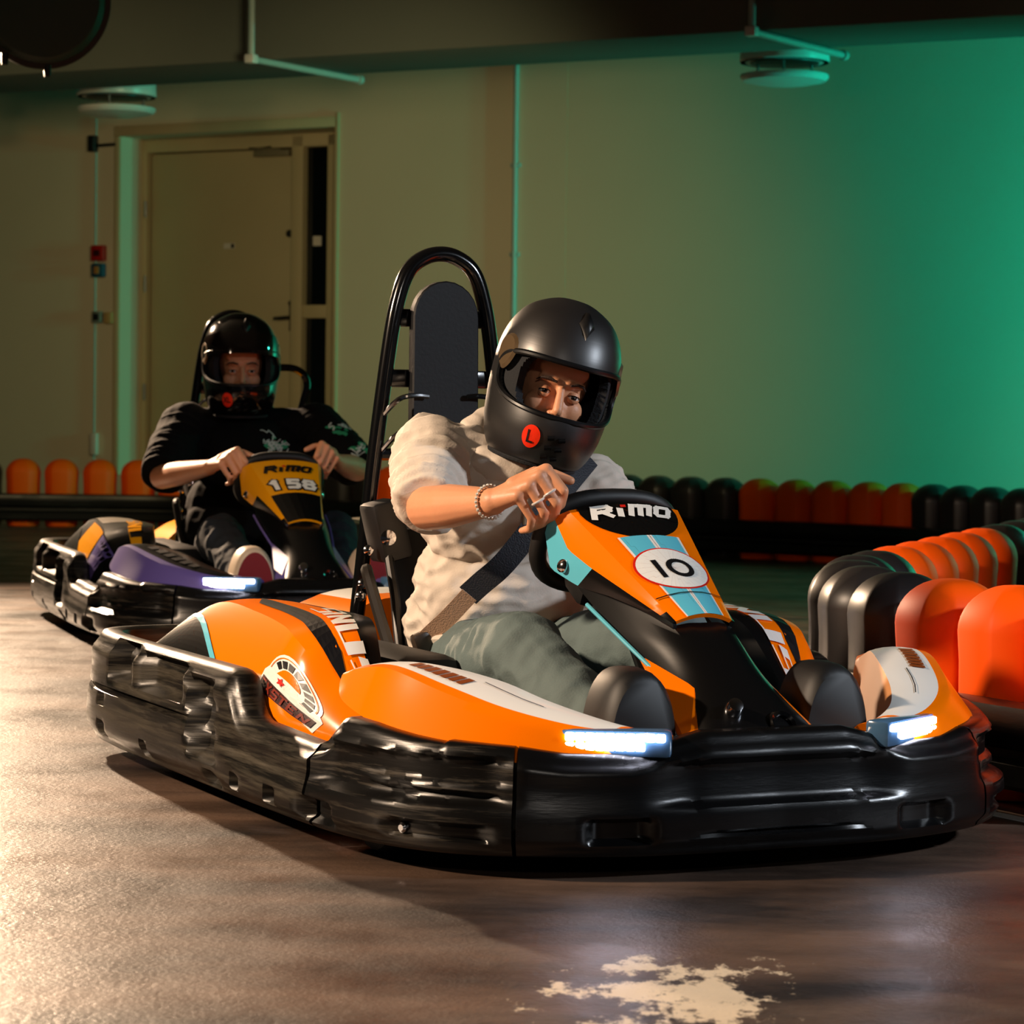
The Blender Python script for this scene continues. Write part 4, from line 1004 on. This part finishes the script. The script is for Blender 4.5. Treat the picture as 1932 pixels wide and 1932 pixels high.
def helmet(parent, M4, mshell, sticker, visor):
    h = sub('helmet', parent); h.matrix_local = M4
    zs = [p[0] for p in HTAB]; NA = 180
    # the shell: rows of vertices snapped to the eye port
    rows = [[helm_pt(-math.pi+2*math.pi*j/NA, z) for j in range(NA)] for z in zs]
    def build(s, lim, name, m, zlo=-1):
        vs, fs, idx = [], [], {}
        def vid(i, j):
            j %= NA
            if (i, j) not in idx:
                idx[(i, j)] = len(vs); vs.append(helm_pt(-math.pi+2*math.pi*j/NA, zz[i], s))
            return idx[(i, j)]
        zz = sorted(set([z for z in zs if z >= zlo]+[-.1+.2*i/50 for i in range(51)]))
        for i in range(len(zz)-1):
            for j in range(NA):
                azc = -math.pi+2*math.pi*(j+.5)/NA
                if lim(azc, (zz[i]+zz[i+1])/2): continue
                fs.append([vid(i, j), vid(i, j+1), vid(i+1, j+1), vid(i+1, j)])
        return mobj(name, vs, fs, m, h, smooth=60)
    sh = build(1, lambda a, z: port(a, z) < 1, 'shell', mshell); solid(sh, .012, -1, False)
    li = build(.90, lambda a, z: (abs(a)/R(54))**3+(abs(z+.020)/.075)**3 < 1, 'lining', M_lin); solid(li, .02, -1, False)
    mb_ = MB(); mb_.tube([helm_pt(a, z, .993) for a, z in port_curve(90, 1.0)], .0065, 8, closed=True); mb_.build('port_gasket', mat('rubber gasket', (10, 11, 13), .35), h)
    mb_ = MB(); mb_.tube([helm_pt(-math.pi+2*math.pi*j/60, -.188, .99) for j in range(60)], .007, 8, closed=True); mb_.build('neck_trim', M_lin, h)
    # visor pivot plates
    for sx in (1, -1):
        ring = []
        for i in range(20):
            t = 2*math.pi*i/20; ring.append((sx*R(74)+.25*math.cos(t)*(1+.25*math.sin(t)), .030+.040*math.sin(t)))
        mb_ = MB(); o_ = [helm_pt(a, z, 1.0) for a, z in ring]; i_ = [helm_pt(sx*R(74)+(a-sx*R(74))*.8, .03+(z-.03)*.8, 1.035) for a, z in ring]; c_ = [helm_pt(sx*R(74)+(a-sx*R(74))*.45, .03+(z-.03)*.45, 1.025) for a, z in ring]
        mb_.grid([o_, i_, c_], closed=True); mb_.add(c_, [list(range(20))]); mb_.build('visor_pivot', mat('pivot plate', (120, 100, 74), .32, metal=.6), h)
    # top vent
    c = (R(-6), .128); kite = [(-.0, .030), (.16, .002), (.04, -.034), (-.12, -.004)]
    mb_ = MB(); base = [helm_pt(c[0]+a*1.1, c[1]+b_*.9, 1.0) for a, b_ in kite]; top = [helm_pt(c[0]+a*.5, c[1]+b_*.55, 1.075) for a, b_ in kite]
    mb_.grid([base, top], closed=True); mb_.add(top, [[0, 1, 2, 3]]); mb_.build('top_vent', mat('vent plastic', (9, 9, 10), .42), h, smooth=80)
    for a0 in (-.06, .10):
        for dz in (0, -.022, -.044):
            mb_ = MB(); mb_.tube([helm_pt(a0-.05, -.118+dz, 1.004), helm_pt(a0+.05, -.122+dz, 1.004)], .0055, 8); mb_.build('chin_vent', M_bk, h)
    # size sticker on the chin bar
    sa, sz, sr = R(24), -.128, .0255
    def HS(u, v):
        p = helm_pt(sa+u/.165, sz+v); n = (helm_pt(sa+u/.165+.02, sz+v)-helm_pt(sa+u/.165-.02, sz+v)).cross(Vector((0, 0, 1))).normalized()
        n = n if n.dot(p) > 0 else -n
        return p, n
    disc = [(sr*math.cos(2*math.pi*i/24), sr*math.sin(2*math.pi*i/24)) for i in range(24)]
    printed('size_sticker', fan(disc, (0, 0)), HS, M_stick, h, .0025)
    if sticker == 'L': pol = glyph_polys('L', -.008, -.012, .024, .024, .0045)
    else: pol = glyph_polys('X', -.015, -.008, .018, .017, .0035)+glyph_polys('L', .004, -.008, .018, .017, .0035)
    pol = [[(-a, b_) for a, b_ in q] for q in pol]
    printed('size_letter', pol, HS, M_ink, h, .0042)
    if visor:
        pts = []
        for i in range(13):
            pts.append([helm_pt(R(-84)+R(168)*j/30, .035+.075*i/12-.03*abs(-1+2*j/30)**2, 1.03) for j in range(31)])
        mb_ = MB(); mb_.grid(pts); v_ = mb_.build('visor', mat('smoked visor', (24, 16, 12), .08, coat=.8), h, smooth=60); solid(v_, .003)
    return h
FACE = Matrix.Translation((0, .008, -.012)) @ Matrix.Scale(1.05, 4)
def face_prims(M4):
    M4 = M4 @ FACE
    """head, neck stump and face as tapered forms; M4 takes helmet space to the body's"""
    T = lambda *p: M4 @ Vector(p); Q = M4.to_3x3()
    P = [('e', T(0, -.015, .012), (.074, .092, .104), Q), ('e', T(0, .012, -.055), (.060, .066, .062), Q), ('e', T(0, .036, -.092), (.030, .035, .024), Q)]
    P += [('e', T(0, .062, .032), (.055, .018, .026), Q)]                                       # forehead
    for s in (1, -1):
        P += [('c', T(s*.012, .077, .006), .0065, T(s*.046, .066, .008), .0065), ('e', T(s*.036, .050, -.048), (.028, .022, .027), Q), ('e', T(s*.011, .083, -.060), (.009, .009, .008), Q)]
    P += [('c', T(0, .078, -.006), .0085, T(0, .096, -.050), .0115), ('c', T(-.018, .082, -.084), .006, T(.018, .082, -.084), .006), ('c', T(-.015, .080, -.092), .007, T(.015, .080, -.092), .007)]
    return P
def face_details(parent, M4, look):
    M4 = M4 @ FACE
    T = lambda *p: M4 @ Vector(p)
    for s in (1, -1):
        e = sub('eye', parent); c = T(s*.032, .0655, -.018); d = (M4.to_3x3() @ Vector(look)).normalized(); q = d.to_track_quat('Z', 'Y').to_matrix().to_4x4()
        D = Matrix.Translation(c) @ q
        mb_ = MB(); mb_.lathe([(0, -.0125)]+[(.0125*math.sin(a), -.0125*math.cos(a)) for a in [math.pi*i/12 for i in range(1, 12)]]+[(0, .0125)], 20, D); mb_.build('eyeball', M_eyew, e)
        mb_ = MB(); mb_.lathe([(.0072, .0098), (.006, .0112), (.0045, .0119), (0, .0128)], 18, D); mb_.build('iris', M_iris, e)
        mb_ = MB(); mb_.lathe([(.0032, .0122), (.002, .0130), (0, .0132)], 14, D); mb_.build('pupil', M_pup, e)
        # lids
        for nm, up in (('upper_lid', 1), ('lower_lid', -1)):
            rows = []
            for i in range(9):
                az = -1.15+2.3*i/8; r0 = []
                for j in range(6):
                    el = up*((.36 if up > 0 else .30) + .62*j/5+(.25*abs(az/1.15)**2*-1)); rr = .0138+.0012*j/5
                    r0.append(c+M4.to_3x3() @ Vector((rr*math.sin(az)*math.cos(el), rr*math.cos(az)*math.cos(el), rr*math.sin(el))))
                rows.append(r0)
            mb_ = MB(); mb_.grid(rows); l_ = mb_.build(nm, M_skin, e, smooth=60); solid(l_, .0015)
            if up > 0:
                mb_ = MB(); mb_.tube([r0[0] for r0 in rows], .0011, 6); mb_.build('lashes', M_pup, e)
        mb_ = MB(); mb_.tube([T(s*.015, .0885, .006), T(s*.030, .0855, .011), T(s*.045, .0755, .009), T(s*.054, .066, .001)], [.0022, .0032, .0028, .0012], 8); mb_.build('eyebrow', M_brow, parent)
def hand_prims(W, Ks, Ps, Ds, Ts, th, rw=.026):
    P = []
    for k_ in Ks: P.append(('c', Vector(W), rw, Vector(k_), .0145))
    P.append(('c', Vector(Ks[0]), .0135, Vector(Ks[-1]), .012)); 
    P.append(('c', Vector(Ks[0])*.5+Vector(W)*.5, .018, Vector(Ks[-1])*.5+Vector(W)*.5, .016))
    rr = [.0115, .0118, .0110, .0098]
    for i in range(4):
        P += [('c', Ks[i], rr[i]+.0015, Ps[i], rr[i]), ('c', Ps[i], rr[i], Ds[i], rr[i]*.92), ('c', Ds[i], rr[i]*.92, Ts[i], rr[i]*.8)]
    for a, b_, r1, r2 in zip(th, th[1:], (.018, .0135, .012), (.0135, .012, .010)): P.append(('c', a, r1, b_, r2))
    return P
def mx(L): return [(-p[0], p[1], p[2]) for p in L]
def fold(amp, f, ax):
    ax = Vector(ax)
    def w(p):
        q = Vector((p.x*ax.x, p.y*ax.y, p.z*ax.z))*f
        n1 = noise.noise(q); n2 = noise.noise(q*2.1+Vector((7, 3, 1)))
        return amp*((1-abs(n1)*2.2)*.7+n2*.5)
    return w

def driver(kart, label, J, H4, skinvox, mtop, mleg, helm_m, sticker, visor, look, sleeve_end, hood):
    d = thing('person', label, 'person'); d.location = kart.location; d.rotation_euler = kart.rotation_euler
    g = {k_: Vector(v) for k_, v in J.items() if k_ not in ('handR', 'handL', 'bulk', 'arm')}
    bk = g['neck']
    # body: torso, neck, head, arms, hands in one skin
    P = [('e', (g['pelvis']+g['chest'])/2-V(0, .03, 0), (.14, .10, .22)), ('e', g['chest']-V(0, .02, 0), (.155, .10, .15)), ('c', g['shR'], .05, g['shL'], .05), ('c', g['neck']-V(0, .01, .06), .06, H4 @ Vector((0, -.02, -.05)), .052)]
    P += face_prims(H4)
    for s in 'RL':
        P += [('c', g['sh'+s], .055, g['el'+s], .046), ('c', g['el'+s], .047, g['el'+s].lerp(g['wr'+s], .35), .047), ('c', g['el'+s].lerp(g['wr'+s], .35), .047, g['wr'+s], .0285)]
        P += hand_prims(g['wr'+s], *J['hand'+s])
        P += [('c', g['pelvis']+V(.09 if s == 'R' else -.09, 0, 0), .075, g['kn'+s], .055), ('c', g['kn'+s], .052, g['an'+s], .036)]
    organic('body', P, M_skin, d, skinvox, 5)
    face_details(d, H4, look)
    hm = helmet(d, H4, helm_m, sticker, visor)
    # paper head cap under the helmet edge
    mb_ = MB(); rows = []
    for i in range(8):
        el = R(20+70*i/7); rows.append([H4 @ Vector((.079*math.cos(el)*math.sin(a), -.013+.098*math.cos(el)*math.cos(a), .012+.110*math.sin(el))) for a in [2*math.pi*j/40 for j in range(40)]])
    mb_.grid(rows, closed=True); mb_.build('head_cap', M_cap if hood else M_lin, d, smooth=60)
    # top
    B = J['bulk']
    P = [('e', g['pelvis']+V(0, .03, .14), (B*1.02, B*.80, .17)), ('e', (g['pelvis']*.45+g['chest']*.55)+V(0, .0, 0), (B*.98, B*.74, .20)), ('e', g['chest']+V(0, -.01, .02), (B*.98, B*.68, .17)),
         ('c', g['shR']+V(-.015, 0, -.01), .078, g['shL']+V(.015, 0, -.01), .078), ('c', g['chest'], .12, g['neck']-V(0, .02, .04), .085)]
    for s in 'RL':
        se = g['el'+s].lerp(g['wr'+s], sleeve_end) if sleeve_end >= 0 else g['sh'+s].lerp(g['el'+s], 1+sleeve_end)
        P += [('c', g['sh'+s]+V(0, 0, -.01), .086*J.get('arm', 1), g['sh'+s].lerp(g['el'+s], .6), .080*J.get('arm', 1))]
        mid_ = g['sh'+s].lerp(g['el'+s], .6)
        P += [('c', mid_, .080*J.get('arm', 1), se, .071*J.get('arm', 1), 18, True)]
    f1 = fold(.011, 1.0, (10, 20, 24)) if hood else fold(.005, 1.0, (8, 10, 10)); 
    def f2(p):
        w_ = f1(p)
        for s in 'RL':
            a, e = g['sh'+s], g['el'+s]; ab = e-a; t = (p-a).dot(ab)/ab.length_squared; q = a+ab*t; r_ = (p-q).length
            if -.1 < t < 1.25 and r_ < .13:
                k_ = sstep(-.1, .35, t)*(1 if hood else .5); n_ = noise.noise(Vector((t*11, (p.z-q.z)*7, (p.y-q.y)*7))+Vector((3 if s == 'R' else 9, 0, 0)))
                w_ = w_*(1-.5*k_)+k_*(.014*(.5-abs(n_)*1.9)+.004*noise.noise(Vector((t*26, p.z*14, p.y*14))))
        return w_
    organic('sweatshirt' if hood else 't_shirt', P, mtop, d, .0055, 7, f2)
    if hood:
        c = g['neck']; Q = Matrix.Rotation(R(-22), 3, 'X') @ Matrix.Rotation(R(10), 3, 'Y')
        P = []
        ring = [c+Q @ Vector((.115*math.cos(a), .10*math.sin(a)-.02, -.015-.02*math.sin(a))) for a in [2*math.pi*i/16 for i in range(16)]]
        for a, b_ in zip(ring, ring[1:]+ring[:1]): P.append(('c', a, .034, b_, .034))
        P.append(('e', c+V(.01, -.10, -.02), (.13, .055, .075)))
        organic('hood', P, mtop, d, .005, 6, fold(.006, 1.0, (14, 14, 20)))
        for s in (1, -1):
            mb_ = MB(); a = c+V(.028*s+.01, .105, -.03); mb_.tube([a, a+V(.012*s, .02, -.07), a+V(.020*s, .025, -.15)], .0045, 8, smooth=4); mb_.build('drawstring', mat('drawstring', (150, 130, 104), .8), d)
        # kangaroo pocket seam and hem band
        mb_ = MB(); pz = [(.20, -.16, .335), (.13, -.055, .345), (.0, -.015, .352), (-.13, -.055, .345), (-.20, -.16, .335)]
        mb_.tube([Vector(p)+V(0, .022, 0) for p in pz], .012, 8, smooth=6); mb_.build('hem', mtop, d)
    # legs
    P = [('e', g['pelvis']+V(0, .03, .02), (B*.98, B*.86, .125))]
    for s in 'RL':
        h = g['pelvis']+V(.095 if s == 'R' else -.095, .04, .03)
        P += [('c', h, .105, h.lerp(g['kn'+s], .55), .092), ('c', h.lerp(g['kn'+s], .55), .092, g['kn'+s], .078), ('c', g['kn'+s], .078, g['kn'+s].lerp(g['an'+s], .5), .070), ('c', g['kn'+s].lerp(g['an'+s], .5), .070, g['an'+s], .064, 18, True)]
    organic('trousers', P, mleg, d, .0055, 5, fold(.012, 1.0, (9, 15, 10)))
    for s in 'RL':
        a = g['an'+s]; f = V(0, .20, -.005)
        organic('shoe', [('c', a+V(0, -.03, -.035), .040, a+V(0, .05, -.025), .042), ('c', a+V(0, .05, -.03), .042, a+V(0, .14, -.02), .036), ('c', a+V(0, -.03, -.05), .036, a+V(0, .13, -.05), .034)], M_shoe, d, .006, 3)
    return d
def frame(center, yaw, pitch, roll):
    """yaw>0 turns to the driver's right, pitch>0 looks down, roll>0 leans to the driver's left"""
    return Matrix.Translation(Vector(center)) @ Matrix.Rotation(R(-yaw), 4, 'Z') @ Matrix.Rotation(R(-pitch), 4, 'X') @ Matrix.Rotation(R(-roll), 4, 'Y')
# right hand of the front driver on the rim, back of the hand to the camera
WR_ = (.245, .292, .655)
HK = [(.162, .368, .722), (.180, .373, .709), (.200, .368, .690), (.220, .356, .669)]
HP = [(.137, .398, .680), (.150, .392, .655), (.170, .378, .638), (.190, .362, .623)]
HD = [(.132, .376, .652), (.143, .368, .628), (.162, .352, .613), (.182, .337, .601)]
HE = [(.145, .352, .640), (.155, .342, .617), (.172, .328, .604), (.190, .315, .596)]
TH = [(.215, .325, .690), (.172, .338, .716), (.135, .348, .712), (.104, .362, .700)]
HR = (HK, HP, HD, HE, TH)
HL = tuple([(-p[0]+.045, p[1]-.04, p[2]-.14) for p in q] for q in HR)
J1 = dict(pelvis=(0, -.26, .22), chest=(.005, -.155, .60), neck=(-.005, -.095, .775), shR=(.185, -.17, .755), shL=(-.185, -.115, .665), elR=(.285, .045, .632), elL=(-.29, .04, .46), wrR=WR_, wrL=(-.205, .245, .515),
          knR=(.17, .285, .345), knL=(-.165, .30, .365), anR=(.150, .64, .195), anL=(-.15, .64, .195), handR=HR, handL=HL, bulk=.205)
H1 = frame((-.03, .005, .918), 13, 7, 14)
d1 = driver(K1, 'driver of kart 10 in cream sweatshirt and matt black helmet, leaning into the turn', J1, H1, .0034, M_hood, M_jean, M_helm, 'L', False, (.06, 1, .02), -.06, True)
HR2 = tuple([(p[0]-.005, p[1]-.04, p[2]-.035) for p in q] for q in HR); HL2 = tuple([(-p[0]+.005, p[1]-.04, p[2]-.01) for p in q] for q in HR)
J2 = dict(pelvis=(0, -.33, .22), chest=(-.03, -.34, .62), neck=(-.01, -.37, .84), shR=(.215, -.40, .77), shL=(-.29, -.35, .775), elR=(.345, -.17, .575), elL=(-.40, -.10, .61), wrR=(.24, .235, .622), wrL=(-.24, .235, .645),
          knR=(.20, .25, .37), knL=(-.23, .25, .38), anR=(.16, .62, .195), anL=(-.16, .62, .195), handR=HR2, handL=HL2, bulk=.245, arm=1.2)
H2 = frame((.012, -.335, 1.02), 8, 3, 0) @ Matrix.Scale(1.10, 4)
d2 = driver(K2, 'driver of kart 158 in black t-shirt with green print and glossy black helmet', J2, H2, .0042, M_tee, M_jean2, M_helm2, 'XL', True, (0, 1, 0), -.02, False)
# ---- small things worn by the front driver
wr = Vector(WR_); ax = (wr-Vector(J1['elR'])).normalized(); q = ax.to_track_quat('Z', 'Y').to_matrix()
br = sub('bracelet', d1)
for i in range(26):
    a = 2*math.pi*i/26; mb = MB(); mb.lathe([(0, -.0042), (.0034, -.0026), (.0042, 0), (.0034, .0026), (0, .0042)], 8, Matrix.Translation(wr-ax*.012+q @ Vector((.0345*math.cos(a), .0345*math.sin(a), 0)))); mb.build('bead', mat('silver bead', (222, 216, 204), .22, metal=.35), br)
for i, t in ((1, .62), (2, .60)):
    a, b_ = Vector(HK[i]), Vector(HP[i]); dd = (b_-a).normalized(); qq = dd.to_track_quat('Z', 'Y').to_matrix(); c = a.lerp(b_, t)
    mb = MB(); mb.tube([c+qq @ Vector((.0142*math.cos(2*math.pi*j/20), .0142*math.sin(2*math.pi*j/20), 0)) for j in range(20)], .0028, 8, closed=True); mb.build('finger_ring', mat('silver ring', (235, 235, 232), .22, metal=.35), d1)
# ---- safety belt of the front kart
def strap(pts, wd, m, parent, name):
    pts = catmull(pts, 6); rows = []
    for i, p in enumerate(pts):
        t = (pts[min(i+1, len(pts)-1)]-pts[max(i-1, 0)]).normalized(); s_ = t.cross(Vector((.15, 1, .15))).normalized(); n = s_.cross(t)
        rows.append([p-s_*wd/2, p+s_*wd/2, p+s_*wd/2+n*.003, p-s_*wd/2+n*.003])
    mb = MB(); mb.grid(rows, closed=True); mb.add(rows[0], [[0, 1, 2, 3]]); mb.add(rows[-1], [[0, 1, 2, 3]]); return mb.build(name, m, parent, smooth=40)
belt = thing('seat_belt', 'dark diagonal seat belt with buckle across the front driver', 'seat belt'); belt.location = K1.location; belt.rotation_euler = K1.rotation_euler
strap([(-.15, -.06, .74), (-.06, .00, .675), (.01, .022, .607), (.088, .012, .512), (.128, -.022, .465), (.150, -.042, .438)], .052, mat('navy webbing', (24, 28, 38), .6, bump=.3, bscale=300), belt, 'webbing')
strap([(.148, -.038, .440), (.180, -.085, .385), (.208, -.128, .342), (.216, -.150, .318)], .040, mat('tan webbing', (176, 142, 116), .7, bump=.3, bscale=300), belt, 'lower_webbing')
mb = MB(); mb.box((.216, -.135, .325), (.045, .03, .055), 0, Matrix.Rotation(R(20), 3, 'Y'), .008); mb.build('buckle', mat('belt buckle', (62, 52, 44), .35), belt)
strap([(.205, -.165, .300), (.215, -.19, .25), (.225, -.22, .19)], .045, mat('dark webbing', (12, 13, 16), .6), belt, 'buckle_stalk')
# ---- prints on the far driver's shirt
M_grn = mat('green print', (40, 150, 105), .7); M_gwh = mat('pale print', (190, 205, 200), .7)
random.seed(11)
def shirt_print(c, w, h, n, nrm, label, seed):
    random.seed(seed); nrm = Vector(nrm).normalized(); ux = nrm.cross(Vector((0, 0, 1))).normalized(); uy = ux.cross(nrm)
    dg = bpy.context.evaluated_depsgraph_get(); tee = [o for o in d2.children if o.name.startswith('t_shirt')][0]
    def S(u, v):
        o = Vector(c)+ux*u+uy*v+nrm*.25
        ok, loc, no, i = tee.ray_cast(o, -nrm)
        return (loc if ok else Vector(c)), (no if ok else nrm)
    pol = []
    for i in range(n):
        x, y = random.uniform(-w, w)*.6, random.uniform(-h, h)*.5; pl = [(x, y)]
        for k_ in range(5): x += random.uniform(-.35, .35)*w; y += random.uniform(-.35, .35)*h; pl.append((max(-w, min(w, x)), max(-h, min(h, y))))
        pol += ribbon(pl, .004, 4)
    blob = []
    for i in range(9):
        x, y = random.uniform(-w, w)*.7, random.uniform(-h, h)*.55; rx, ry = w*random.uniform(.15, .35), h*random.uniform(.12, .3)
        blob += fan([(x+rx*math.cos(a)*random.uniform(.7, 1.2), y+ry*math.sin(a)*random.uniform(.7, 1.2)) for a in [2*math.pi*k_/9 for k_ in range(9)]], (x, y))
    o1 = printed('print_patch', blob, S, M_grn, tee, .003); o1['label'] = label
    printed('print_lines', pol, S, M_gwh, tee, .0045)
shirt_print((-.105, -.1, .735), .060, .048, 14, (0, 1, .25), 'green and white scribble print on the chest', 3)
shirt_print((-.345, -.15, .76), .045, .045, 5, (-.35, .9, .25), 'green print on the sleeve', 8)
shirt_print((-.385, -.1, .69), .05, .035, 5, (-.35, .9, .15), 'green print near the sleeve hem', 21)
